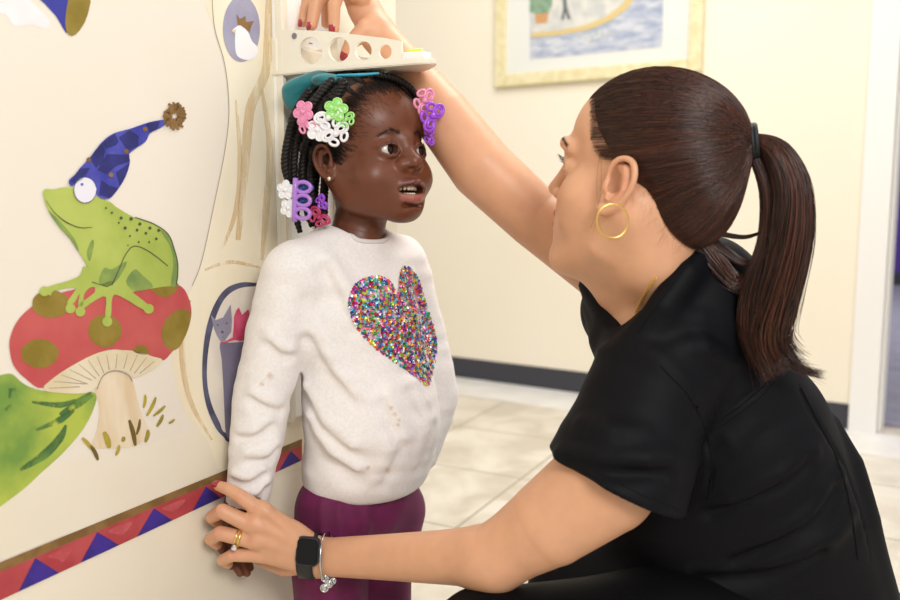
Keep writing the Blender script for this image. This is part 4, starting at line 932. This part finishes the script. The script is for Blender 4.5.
def near_arm():
    S = SDF()
    P = lambda x, y, Y: PW(x+(3 if x < 275 else 0), y, Y)
    S.tube([P(636, 444, .955), P(605, 482, .937), P(551, 522, .945), P(497, 556, .965), P(442, 557, 1.005), P(382, 557, 1.055), P(333, 557, 1.092)], [.056, .0590, .0505, .0375, .0325, .0285, .0255], k=.01)
    S.ball(P(490, 562, .962), .030, k=.03)
    # back of the hand and knuckles
    wr = (318, 556, 1.098)
    mcp = [((259, 510, 1.078), .0112), ((251, 525, 1.073), .0115), ((253, 541, 1.074), .0110), ((259, 555, 1.080), .0100)]
    for i, (m_, r) in enumerate(mcp):
        S.tube([P(wr[0], wr[1]-6+5*i, wr[2]), P(*m_)], [.0165, r], k=.012)
    S.ell(P(285, 540, 1.092), (.030, .012, .024), k=.012)
    finger(S, [(259, 510, 1.078), (240, 496, 1.074), (228, 489, 1.080), (219, 486, 1.088)], [.0108, .0092, .0082, .0068], .006)
    finger(S, [(251, 525, 1.073), (222, 511, 1.070), (212, 517, 1.086), (217, 522, 1.102)], [.0112, .0098, .0086, .0075], .005)
    finger(S, [(253, 541, 1.074), (220, 533, 1.072), (211, 539, 1.088), (217, 544, 1.104)], [.0108, .0096, .0086, .0075], .005)
    finger(S, [(259, 555, 1.080), (233, 555, 1.076), (223, 560, 1.088), (228, 564, 1.104)], [.0098, .0086, .0078, .0068], .005)
    finger(S, [(312, 562, 1.10), (285, 568, 1.125), (262, 560, 1.15), (250, 552, 1.155)], [.015, .0115, .0095, .0085], .01)
    for m_ in (mcp[0][0], mcp[1][0], mcp[2][0]): S.ball(P(m_[0]+1, m_[1]-1, m_[2]-.004), .0085, k=.008)
    for (a, b) in (((266, 513, 1.070), (300, 540, 1.078)), ((259, 527, 1.066), (298, 545, 1.078)), ((261, 542, 1.067), (298, 552, 1.080))):   # tendons
        S.tube([P(*a), P(*b)], [.0022, .0015], k=.010)
    return S
def far_arm():
    S = SDF()
    S.tube([P(640, 290, 1.15), P(600, 262, 1.185), P(536, 218, 1.205), P(482, 168, 1.215), P(443, 117, 1.235), P(406, 68, 1.262), P(378, 34, 1.285)], [.06, .050, .043, .0455, .0415, .031, .0255], k=.01)
    S.tube([P(378, 34, 1.285), P(364, 8, 1.295), P(352, -14, 1.295)], [.0255, .026, .020], k=.012, flat=((.45, -.8, 0), .75))
    finger(S, [(356, -8, 1.285), (330, -16, 1.268), (316, 2, 1.258), (312, 25, 1.256)], [.0125, .0108, .0100, .0080], .008)
    finger(S, [(362, -2, 1.275), (341, -14, 1.252), (334, 6, 1.244), (334, 28, 1.246)], [.0120, .0100, .0092, .0078], .004)
    finger(S, [(350, -16, 1.30), (324, -20, 1.29), (308, 0, 1.288), (303, 22, 1.285)], [.0115, .0100, .0090, .0075], .006)
    finger(S, [(352, -18, 1.315), (336, -18, 1.32), (326, 4, 1.325), (326, 24, 1.32)], [.0105, .0088, .0080, .0070], .006)
    finger(S, [(376, 28, 1.275), (364, 30, 1.262), (352, 42, 1.258), (346, 54, 1.262)], [.016, .013, .0105, .0085], .012)
    return S
def wbody():
    S = SDF(); S.tube([P(690, 340, 1.09), P(730, 440, 1.09), P(780, 560, 1.10), P(820, 640, 1.11)], [.08, .10, .10, .11], k=.03)
    S.tube([P(690, 340, 1.03), P(655, 380, .975), P(625, 445, .955)], [.05, .05, .055], k=.03); S.tube([P(680, 330, 1.09), P(630, 285, 1.16)], [.06, .05], k=.03)
    S.tube([P(820, 640, 1.05), P(480, 648, .935)], [.085, .05], k=.02); S.tube([P(480, 648, .935), np.array([.13, .97, .06])], [.048, .03], k=.01)
    S.tube([P(820, 640, 1.17), np.array([.16, 1.30, .07]), np.array([.52, 1.30, .05])], [.08, .045, .03], k=.01)
    return S
def wcol(V):
    q = loc(wR, wt, V); c = np.tile(np.array(lin('#d6a280')[:3]), (len(V), 1))
    def mixc(w, col):
        nonlocal c; w = smooth01(w)[:, None]; c = c*(1-w)+np.array(lin(col)[:3])*w
    r = lambda p, s: np.sqrt((((q-np.array(p))/np.array(s))**2).sum(1))
    for s in (-1, 1):
        mixc((1.3-r((s*.042, .065, -.025), (.022, .03, .022)))*.7, '#d99a7c'); mixc((1.2-r((s*.0325, .088, .016), (.016, .02, .011)))*1.0, '#b98468')
        mixc((1.2-r((s*.082, -.004, .006), (.02, .026, .036)))*.6, '#d8957a')
    mixc((1.2-r((0, .108, -.018), (.014, .014, .012)))*.6, '#d6947a')
    mixc((1.1-np.minimum(r((0, .097, -.044), (.024, .016, .0052)), r((0, .095, -.056), (.022, .016, .0065))))*4, '#b5585a')
    mixc((1.2-r((0, .09, -.0497), (.02, .016, .0022)))*4, '#4a1f1c')
    hp = lambda px, py, Y, rr: np.sqrt(((V-P(px, py, Y))**2).sum(1))/rr
    for p in ((250, 522, 1.065), (256, 508, 1.07), (252, 540, 1.065), (222, 511, 1.065), (220, 533, 1.065), (234, 555, 1.07), (240, 496, 1.068)): mixc((1.2-hp(*p, .010))*.5, '#d38e75')
    return c
skinW = mat('fair_skin', '#d6a280', .45, .02, scale=50, attr='Col', sss=.2, sssr=(1, .35, .2), spec=.4, bump=.05, bscale=700, bdist=.0006)
parts = [whs.mesh(.00125), near_arm().mesh(.0014), far_arm().mesh(.0016), wbody().mesh(.006)]
V = np.concatenate([p[0] for p in parts]); o_ = np.cumsum([0]+[len(p[0]) for p in parts]); Fq = np.concatenate([p[1]+o_[i] for i, p in enumerate(parts)])
me = mesh('body', V, Fq); setcol(me, wcol(V)); WB = obj('body', me, skinW, W)
irisg = mat('brown_iris', '#4a3020', .1, coat=1)
for s in (-1, 1): eye_parts('eye', wR, wt, (s*.0315, .0735, .0165), .0124, (-.1*0, .99, .0), irisg, W)
bh = mat('dark_brown_lash', '#1d120e', .5)
for s in (-1, 1):
    lashes(wR, wt, [(s*.019, .0865, .0170), (s*.024, .0890, .0222), (s*.034, .0875, .0232), (s*.044, .0795, .0172)], 60, .0090, .02, .00024, 4, bh, W, out=1.0)
    brows(whs, wR, wt, [(s*.014, .093, .0385), (s*.028, .093, .0430), (s*.046, .078, .0370)], 230, .0075, .00013, bh, W, 6, (s*.85, -.35, .12), .0008)
# nails
nail = mat('red_nail_polish', '#a3122a', .12, coat=1)
def nail_at(a, b, px, r, side):
    a, b = P(*a), P(*b); d = b-a; d /= np.linalg.norm(d); n = np.asarray(side, float); n -= d*np.dot(n, d); n /= np.linalg.norm(n); u = np.cross(d, n)
    V, F = uvsphere(b+n*r*.62+d*r*.15, (r*1.15, r*.72, r*.42), np.stack([d, u, n], 1), 10); return obj('fingernail', mesh('fingernail', V, F), nail, W)
nail_at((228, 489, 1.080), (219, 486, 1.088), 0, .0070, (-.35, -.6, .75))
nail_at((212, 517, 1.086), (217, 522, 1.102), 0, .0070, (-1, 0, .1)); nail_at((211, 539, 1.088), (217, 544, 1.104), 0, .0070, (-1, 0, 0)); nail_at((223, 560, 1.088), (228, 564, 1.104), 0, .0065, (-1, 0, -.2))
nail_at((316, 2, 1.258), (312, 25, 1.256), 0, .0080, (-.7, -.7, 0)); nail_at((334, 6, 1.244), (334, 27, 1.246), 0, .0080, (-.5, -.9, .1)); nail_at((308, 0, 1.288), (303, 22, 1.285), 0, .0074, (-.6, -.7, 0))
nail_at((352, 42, 1.258), (346, 54, 1.262), 0, .0085, (-.2, -1, 0))
# ---- scrub top
def scrub():
    S = SDF()
    S.ell(P(676, 350, 1.09), (.102, .115, .112), k=0)
    S.tube([P(722, 300, 1.04), P(700, 330, 1.05), P(730, 440, 1.075), P(768, 530, 1.09), P(800, 625, 1.10)], [.060, .088, .128, .128, .132], k=.03)
    S.tube([P(690, 520, 1.08), P(720, 600, 1.08)], [.105, .12], k=.04)
    S.tube([P(702, 312, 1.035), P(664, 362, .985), P(650, 385, .975)], [.060, .064, .066], k=.03)
    S.tube([P(650, 330, 1.12), P(622, 312, 1.165)], [.065, .058], k=.03)
    # near sleeve with its open hem
    L = SDF(); L.tube([P(660, 375, .985), P(638, 420, .965), P(623, 462, .943), P(604, 508, .93)], [.066, .073, .081, .089], k=0)
    hn = np.array([-.427, -.05, -.904]); hp_ = P(617, 488, .90)
    L.plane(hp_, hn, k=.004); L.tube([P(599, 518, .93), P(590, 535, .93)], [.074, .080], k=.004, sub=True)
    S.group(L, .025)
    S.tube([P(708, 276, 1.015), P(690, 296, 1.020), P(645, 340, 1.03)], [.048, .064, .058], k=.03)
    S.ell(P(620, 600, 1.12), (.13, .12, .105), k=.04)
    # flap of the side vent at the hip
    S.tube([P(832, 425, 1.06), P(846, 465, 1.05), P(860, 520, 1.04), P(872, 600, 1.04)], [.010, .020, .022, .022], k=.02)
    S.tube([P(846, 440, 1.0), P(858, 480, .985), P(862, 540, .98)], [.002, .006, .005], k=.008, sub=True)
    base = SDF(); base.ops = list(S.ops)
    def line(pts, r, sub=False, k=.01, off=0.):
        c = []
        for p in pts:
            o = np.array([0, 0, H]); d = P(p[0], p[1], 1.0)-o; d /= np.linalg.norm(d); t = .7
            for _ in range(60): t += float(base((o+d*t)[None])[0])*.8
            if t < 1.5: c.append(o+d*(t+off))
        if len(c) < 3: return
        n = len(c); rr = r*np.sin(np.linspace(.35, math.pi-.35, n)); S.tube(catmull(c, 3), np.interp(np.linspace(0, 1, len(catmull(c, 3))), np.linspace(0, 1, n), rr), k=k, sub=sub)
    # seams
    line([(661, 366), (688, 395), (706, 430), (712, 470), (700, 505)], .0022, True, .003)
    line([(709, 426), (738, 404), (766, 380), (780, 360)], .002, True, .003)
    line([(801, 388), (820, 425), (842, 462), (858, 505), (870, 560)], .0030, True, .004)
    # folds
    for pts, hh in (([(562, 455), (600, 461), (665, 461), (700, 458)], .0020), ([(584, 426), (610, 434), (642, 434)], .0015), ([(604, 352), (632, 350), (660, 362), (690, 395)], .0020),
                   ([(642, 337), (670, 325), (697, 320), (742, 330)], .0015), ([(700, 504), (730, 498), (781, 477), (811, 451)], .0022), ([(723, 553), (765, 537), (807, 514), (838, 474)], .0028),
                   ([(690, 570), (768, 564), (820, 540), (850, 512)], .0022), ([(700, 455), (730, 442), (752, 425)], .0010), ([(672, 352), (700, 348), (728, 362)], .0012)):
        line(pts, .014, False, .014, .0115-hh)
    for pts in ([(570, 466), (610, 473), (665, 473)], [(610, 444), (640, 444)], [(710, 513), (781, 487), (808, 464)], [(735, 562), (807, 526), (836, 490)], [(700, 580), (768, 575), (820, 552)]):
        line(pts, .0016, True, .022)
    # neck opening and V
    S.tube([P(646, 209, .99), P(612, 258, .99), P(614, 290, 1.0), P(621, 312, 1.0)], [.0600, .0580, .0430, .0200], k=.004, sub=True)
    S.tube([P(587, 285, 1.09), P(603, 315, 1.035), P(623, 344, 1.0)], [.011, .011, .010], k=.012)
    S.tube([P(594, 308, 1.09), P(606, 338, 1.04)], [.016, .020], k=.02)
    S.tube([P(700, 256, .975), P(685, 273, .958), P(662, 306, .945), P(640, 339, .955)], [.013, .0165, .0170, .0150], k=.020)
    w1 = wob(20, .0012, 31); w2 = wob(60, .0008, 32); S.disp = lambda p: w1(p)+w2(p)
    return S
wsh = scrub()
blk = mat('black_scrub_cloth', '#0a0a0e', .62, '#0c0c11', 300, bump=.10, bscale=900, spec=.13, bdist=.0006)
TOP = smesh('scrub_top', wsh, .0034, blk, W)
def raycast(S, px, py, t0=.6, off=0):
    o = np.array([0, 0, H]); d = P(px, py, 1.0)-o; d /= np.linalg.norm(d); t = t0
    for _ in range(80): t += float(np.clip(S((o+d*t)[None])[0], -.03, .03))*.8
    return o+d*(t-off)
def seam(pts, r, name, m, off=.0):
    Q = catmull(pts, 6); o = np.array([0, 0, H]); D = np.array([P(x, y, 1.0)-o for x, y in Q]); D /= np.linalg.norm(D, axis=1, keepdims=True); t = np.full(len(Q), .6)
    for _ in range(90): t += np.clip(wsh(o+D*t[:, None]), -.03, .03)*.8
    q = o+D*(t-off)[:, None]; q = q[t < 1.4]; V, F = tube(q, r, 6); return obj(name, mesh(name, V, F), m, TOP)
stitch = mat('black_stitching', '#0c0c10', .8, spec=.15)
seam([(661, 366), (672, 378), (688, 395), (706, 430), (712, 470), (708, 500)], .0009, 'armhole_seam', stitch)
seam([(709, 428), (738, 408), (766, 384), (782, 362)], .0009, 'yoke_seam', stitch); seam([(712, 433), (741, 413), (769, 389), (785, 366)], .0006, 'yoke_seam', stitch)
seam([(801, 388), (820, 425), (838, 462), (850, 505), (858, 560)], .0013, 'back_seam', stitch)
seam([(552, 449), (590, 468), (640, 494), (680, 510)], .0006, 'sleeve_hem_seam', stitch)
seam([(690, 262), (672, 285), (655, 308), (637, 334)], .0008, 'collar_seam', stitch)
# collar band along the near side of the V
def ribbon(pts, w_, th_, name, m, parent, S=None, up=(0, 0, 1)):
    c = catmull(pts, 8); V = []; F = []; T, U, B_ = frames(c); n = len(c)
    g = S.grad(c, .002); 
    for p, t, nn in zip(c, T, g):
        b = np.cross(t, nn); b /= np.linalg.norm(b); V += [p-b*w_+nn*0, p-b*w_*.9+nn*th_, p+b*w_*.9+nn*th_, p+b*w_]
    for i in range(n-1):
        for k in range(4): l = (k+1) % 4; F.append((i*4+k, i*4+l, (i+1)*4+l, (i+1)*4+k))
    F += [(0, 3, 2, 1), tuple((n-1)*4+k for k in range(4))]
    return obj(name, mesh(name, V, F), m, parent)
both = SDF(); both.group(wsh, 0)
# trousers and shoes
def wtrous():
    S = SDF(); S.tube([P(828, 650, 1.05), P(660, 640, .985), P(486, 650, .935)], [.105, .088, .066], k=.0)
    S.ell(P(820, 650, 1.11), (.15, .16, .12), k=.04)
    S.tube([P(486, 650, .935), np.array([.06, .95, .25]), np.array([.13, .97, .09])], [.066, .062, .055], k=.02)
    S.tube([P(820, 650, 1.17), np.array([.17, 1.30, .085]), np.array([.52, 1.30, .06])], [.105, .075, .055], k=.02)
    w1 = wob(25, .004, 41); S.disp = w1; return S
smesh('scrub_trousers', wtrous(), .005, mat('black_trouser_cloth', '#08080b', .6, spec=.12), W)
S = SDF(); S.tube([np.array([.15, .98, .05]), np.array([-.05, .96, .035])], [.045, .034], k=.01); S.tube([np.array([.54, 1.30, .05]), np.array([.62, 1.30, .06])], [.038, .042], k=.01)
S.plane((0, 0, .003), (0, 0, -1)); smesh('shoes', S, .005, mat('black_shoe', '#1a1a1c', .5), W)
# ---- jewellery
gold2 = mat('polished_gold', '#f3cd78', .28, metal=1); silver = mat('polished_silver', '#cfd0d4', .2, metal=1)
hc = P(612.5, 221, .905); u = np.array([.97, .15, -.05]); u /= np.linalg.norm(u); v = np.array([0, 0, 1.]); a = np.linspace(0, 2*np.pi, 64, endpoint=False)
V, F = tube(hc+np.cos(a)[:, None]*u*.0172+np.sin(a)[:, None]*v*.0178, .00115, 10, True); obj('hoop_earring', mesh('hoop_earring', V, F), gold2, W, label='gold hoop earring')
ch = [raycast(whs, x, y, off=.001) for x, y in ((655, 279), (651, 285), (646, 292), (641, 301), (637, 310), (634, 319))]
cc = catmull(ch, 6); L = np.r_[0, np.cumsum(np.linalg.norm(np.diff(cc, axis=0), axis=1))]; n = int(L[-1]/.0024); cc = np.stack([np.interp(np.linspace(0, L[-1], n), L, cc[:, i]) for i in range(3)], 1)
T, U, B_ = frames(cc); V, F = join([loop(c, t, (u_ if i % 2 else b_), .0024, .0016, .0007, 10) for i, (c, t, u_, b_) in enumerate(zip(cc, T, U, B_))]); obj('necklace', mesh('necklace', V, F), gold2, W, label='gold chain necklace')
def ringband(c, axis, r, w_, th_, name, m, parent, ell=1.0, upv=(0, 0, 1)):
    axis = np.asarray(axis, float); axis /= np.linalg.norm(axis); u = np.cross(axis, upv); u /= np.linalg.norm(u); v = np.cross(axis, u); n = 48; V = []; F = []
    for i in range(n):
        a = 2*math.pi*i/n; d = u*math.cos(a)*ell+v*math.sin(a); dn = d/np.linalg.norm(d)
        V += [c+d*r-axis*w_/2, c+d*r+dn*th_-axis*w_*.45, c+d*r+dn*th_+axis*w_*.45, c+d*r+axis*w_/2]
    for i in range(n):
        j = (i+1) % n
        for k in range(4): l = (k+1) % 4; F.append((i*4+k, i*4+l, j*4+l, j*4+k))
    return obj(name, mesh(name, V, F), m, parent)
fa = P(220, 533, 1.072)-P(253, 541, 1.074); rg = P(240, 538, 1.073)
r1 = ringband(rg, fa, .0106, .0034, .0012, 'wedding_ring', gold2, W); r2 = ringband(P(236.5, 537.3, 1.073), fa, .0105, .0026, .0012, 'engagement_ring', gold2, W)
V, F = uvsphere(P(234, 548, 1.061), (.0040, .0030, .0040), n=5); obj('ring_stone', mesh('ring_stone', V, F, False), mat('clear_stone', '#dfe3ea', .02, metal=.7), r2)
# watch
wa = P(300, 552, 1.094)-P(345, 557, 1.084); wa /= np.linalg.norm(wa); wc = P(310, 555, 1.097)
rub = mat('black_watch_rubber', '#1b1c20', .45); 
watch = ringband(wc, wa, .0292, .023, .0026, 'watch', rub, W, ell=.86)
wn = np.array([-.30, -.93, .20]); wn -= wa*np.dot(wn, wa); wn += wa*.0; wn /= np.linalg.norm(wn); wv = np.cross(wa, wn); wv = wv if wv[2] > 0 else -wv
wo = raycast(near_arm(), 308, 551, off=.0055)
def rbox(name, c, ax, ay, az, hx, hy, hz_, r, m, parent):
    bm = bmesh.new(); vs = []
    for zz_ in (-hz_, hz_):
        ring = []
        for sx, sy, a0 in ((1, 1, 0), (-1, 1, 90), (-1, -1, 180), (1, -1, 270)):
            for k in range(6): a = math.radians(a0+18*k); ring.append(bm.verts.new(c+ax*(sx*(hx-r)+r*math.cos(a))+ay*(sy*(hy-r)+r*math.sin(a))+az*zz_))
        vs.append(ring)
    n = len(vs[0]); fs = [bm.faces.new(vs[0][::-1]), bm.faces.new(vs[1])]+[bm.faces.new((vs[0][i], vs[0][(i+1) % n], vs[1][(i+1) % n], vs[1][i])) for i in range(n)]
    bmesh.ops.recalc_face_normals(bm, faces=bm.faces); bmesh.ops.bevel(bm, geom=[e for f in fs[:2] for e in f.edges], offset=hz_*.55, segments=3, affect='EDGES')
    return obj(name, bm, m, parent)
case = rbox('watch_case', wo, wa, wv, wn, .0158, .0188, .0048, .007, mat('space_grey_metal', '#4a4a50', .3, metal=.9), watch)
rbox('watch_screen', wo+wn*.0044, wa, wv, wn, .0138, .0168, .0009, .0055, mat('black_watch_glass', '#080606', .08, spec=.35), watch)
V, F = tube([wo+wa*.0155+wv*.006, wo+wa*.0182+wv*.006], .0028, 14); obj('watch_crown', mesh('watch_crown', V, F), mat('space_grey_metal_crown', '#55555b', .3, metal=.9), watch)
bc = P(327, 556, 1.093); br = ringband(bc, wa*.98+np.array([0, 0, -.10]), .0315, .0026, .0014, 'bracelet', silver, W, ell=.90); br['label'] = 'silver charm bracelet'
for i, (px, py, Y, r) in enumerate(((325, 578, 1.078, .0046), (329, 584, 1.078, .0044), (324.5, 588, 1.078, .0048), (333, 581, 1.08, .0038))):
    c = P(px, py, Y); V, F = join([uvsphere(c, (r*.8, r*.4, r), n=8), loop(c, (1, 0, 0), (0, 0, 1), r, r*1.1, r*.25, 16)]); obj('bracelet_charm', mesh('bracelet_charm', V, F), silver, br)
# ---- hair
whc = SDF().frame(wR, wt)
whc.ell((0, -.012, .056), (.0800, .1010, .0830), k=0); whc.ell((0, -.058, .000), (.060, .052, .060), k=.03)
fullhair = SDF().frame(wR, wt); fullhair.ops = list(whc.ops)
whc.plane((0, .036, .030), (0, .868, -.496), k=.010); whc.plane((0, -.022, -.006), (0, .73, -.685), k=.008)
whc.cap((.085, .000, .008), (.085, .010, .022), .017, k=.008, sub=True); whc.cap((-.085, .000, .008), (-.085, .010, .022), .017, k=.008, sub=True)
brownh = mat('glossy_brown_hair', '#3a1f16', .36, .05, 26, attr='Col', spec=.6)
HC = ['#241109', '#351b12', '#422216', '#552c1b', '#2c150e', '#5f3420']
brownh2 = mat('under_hair', '#27140e', .5, '#35190f', 60)
WH = smesh('hair', whc, .002, brownh2, W)
B0 = np.array([0, -.114, .073])
def scalp_paths(n, N, seed, starts):
    r = np.random.default_rng(seed); s = starts(r, n); tgt = B0+r.normal(0, .0045, (n, 3)); u = np.linspace(0, 1, N)
    PP = s[:, None]*(1-u)[None, :, None]+tgt[:, None]*u[None, :, None]
    PP = PP+np.array([0, 0, 0])
    W_ = PP.reshape(-1, 3)@wR.T+wt; off = np.repeat(r.uniform(-.0004, .0022, n), N).reshape(n, N)*np.sin(np.pi*np.clip(u*1.0+.06, 0, 1))[None]
    W_ = fullhair.project(W_, 0, 5); g = fullhair.grad(W_); W_ = W_+g*off.reshape(-1, 1)
    return W_.reshape(n, N, 3)
def st_all(r, n):
    k = n*4; x = r.uniform(-.085, .085, k); y = r.uniform(-.12, .09, k); z = r.uniform(-.06, .14, k); p = np.stack([x, y, z], 1)
    ok = ((p-np.array([0, .034, .030]))@np.array([0, .868, -.496]) < r.normal(0, .003, k)) & ((p-np.array([0, -.024, -.006]))@np.array([0, .73, -.685]) < r.normal(0, .002, k))
    q = p[ok]; near_ = np.abs((((q-np.array([0, -.014, .056]))/np.array([.08, .1035, .083]))**2).sum(1)-1) < .5
    q = q[near_]; ok2 = ~((np.abs(q[:, 0]) > .05) & (q[:, 1] > -.022) & (q[:, 2] < .030) ); return q[ok2][:n]
def st_line(r, n):
    k = r.uniform(0, 1, n); side = r.choice([-1, 1], n); ctrl = np.array([(0.0, .0865, .105), (.028, .083, .102), (.052, .066, .082), (.064, .050, .056), (.070, .034, .034), (.075, .016, .036), (.078, -.006, .036), (.076, -.024, .012), (.068, -.038, -.020), (.055, -.058, -.045), (.03, -.082, -.055), (0, -.09, -.055)])
    c = catmull(ctrl, 10); q = c[(k*(len(c)-1)).astype(int)]; q = q*np.stack([side, np.ones(n), np.ones(n)], 1)+r.normal(0, .0022, (n, 3)); return q
for (n, N, sd, fn, rad) in ((2600, 16, 51, st_all, .00045), (2600, 18, 52, st_line, .00038)):
    PP = scalp_paths(n, N, sd, lambda r, n_: fn(r, n_)) if fn is st_line else None
    if PP is None:
        r = np.random.default_rng(sd); s = fn(r, n*3); n = len(s); PP = scalp_paths(n, N, sd, lambda r_, n_: s)
    obj('pulled_back_hair', strand_mesh('pulled_back_hair', PP, np.tile(rad*np.linspace(.3, 1, N), (len(PP), 1)), HC, sd), brownh, WH)
def wisps():
    r = np.random.default_rng(88); n = 40; c = catmull(np.array([(.079, -.016, .022), (.076, -.028, .006), (.068, -.042, -.020), (.055, -.062, -.045), (.04, -.078, -.055)]), 12)
    s = c[r.integers(0, len(c), n)]+r.normal(0, .003, (n, 3)); w_ = whs.project(s@wR.T+wt, .0002, 5); d_ = (np.array([0, .35, -1.])@wR.T)+r.normal(0, .45, (n, 3)); L_ = r.uniform(.004, .013, n)[:, None]
    PP = np.stack([whs.project(w_+d_*L_*v-np.array([0, 0, .0])*v, .0002+.0008*v, 2) for v in np.linspace(-.5, 1, 6)], 1)
    obj('nape_wisps', strand_mesh('nape_wisps', PP, np.tile(np.linspace(.00010, .00004, 6), (n, 1)), HC[2:4], 90), brownh, WH)
wisps()
def lock(ctrl, rads, n, N, seed, rad, name, m, sq=.8, tips=(.8, 1.0), wisp=.0):
    r = np.random.default_rng(seed); c = catmull([P(*p) for p in ctrl], 10); T, U, B_ = frames(c); k = len(c); ui = np.linspace(0, 1, k)
    R_ = np.interp(ui, np.linspace(0, 1, len(rads)), rads); a = r.uniform(0, 2*np.pi, n); q = np.sqrt(r.uniform(0, 1, n)); tw = r.normal(0, .5, n)+.6; end = r.uniform(*tips, n); PP = np.zeros((n, N, 3)); 
    wx, wy = r.normal(0, wisp, n), r.normal(0, wisp, n)
    for j, u in enumerate(np.linspace(0, 1, N)):
        uu = u*end; f = uu*(k-1); i0 = np.minimum(f.astype(int), k-2); fr_ = (f-i0)[:, None]
        cc = c[i0]*(1-fr_)+c[i0+1]*fr_; U_ = U[i0]; Bq = B_[i0]; rr = np.interp(uu, ui, R_); aa = a+tw*uu
        PP[:, j] = cc+U_*(np.cos(aa)*q*rr+wx*uu**3)[:, None]+Bq*(np.sin(aa)*q*rr*sq+wy*uu**3)[:, None]
    return obj(name, strand_mesh(name, PP, np.tile(rad*np.interp(np.linspace(0, 1, N), [0, .1, .8, 1], [.8, 1, .8, .2]), (n, 1)), HC, seed), m, WH)
bw = wt+wR@B0; bx = 748
PT = lock([(744, 143, .955), (757, 141, .950), (778, 155, .940), (792, 190, .935), (790, 240, .935), (778, 290, .94), (768, 330, .945), (775, 355, .945), (786, 372, .94)], [.009, .010, .020, .025, .028, .0265, .023, .016, .014], 3200, 26, 61, .00042, 'ponytail', brownh, tips=(.72, 1.0), wisp=.012)
lock([(752, 150, .952), (766, 190, .945), (766, 240, .945), (752, 290, .945), (750, 330, .945), (765, 365, .94)], [.007, .009, .011, .012, .011, .006], 700, 22, 62, .0004, 'ponytail_lock', brownh, wisp=.006)
lock([(765, 330, .94), (778, 355, .935), (800, 368, .935), (826, 376, .935)], [.008, .007, .005, .002], 160, 14, 63, .0003, 'ponytail_lock', brownh, wisp=.004)
lock([(780, 290, .94), (784, 330, .94), (788, 355, .935), (808, 372, .93)], [.008, .007, .005, .003], 160, 14, 64, .0003, 'ponytail_lock', brownh, wisp=.006)
lock([(690, 236, .985), (712, 262, .975), (735, 284, .965), (752, 278, .955)], [.022, .020, .014, .008], 700, 16, 65, .0004, 'nape_lock', brownh, wisp=.003)
lock([(700, 228, .98), (722, 234, .975), (745, 237, .965), (762, 232, .955)], [.008, .004, .003, .002], 130, 14, 66, .0004, 'nape_lock', brownh)
lock([(704, 240, .985), (722, 250, .975), (742, 262, .965), (758, 262, .955)], [.012, .009, .006, .003], 260, 14, 67, .0004, 'nape_lock', brownh)
ti = [ (P(748, 143, .955)) ]
td_ = P(757, 141, .950)-P(744, 143, .955); td_ /= np.linalg.norm(td_)
parts = []
for k in range(7):
    c0 = P(750, 142, .9505)+td_*(k-3)*.0020; u_ = np.cross(td_, [0, 0, 1.]); u_ /= np.linalg.norm(u_); v_ = np.cross(td_, u_); parts.append(loop(c0, u_*.95+td_*.08*(-1)**k, v_, .0140, .0175, .0032, 28))
V, F = join(parts); obj('hair_tie', mesh('hair_tie', V, F), mat('black_elastic', '#15161a', .6), WH, label='black elastic hair tie')
# loose hair in front of the ear and fine fly-aways
r_ = np.random.default_rng(71); PP = []
for i in range(5):
    a_ = np.array([(604+r_.uniform(-6, 4), 150+r_.uniform(-10, 10)), (600+r_.uniform(-4, 3), 185), (597+r_.uniform(-4, 3), 215+r_.uniform(-10, 10)), (594+r_.uniform(-4, 3), 235+r_.uniform(-30, 15))]); c = [raycast(whs, x, y, off=.001) for x, y in a_]; PP.append(catmull(c, 4))
PP = np.array(PP[:2]); obj('loose_hair', strand_mesh('loose_hair', PP, np.full(PP.shape[:2], .00013), HC, 9), brownh, WH)
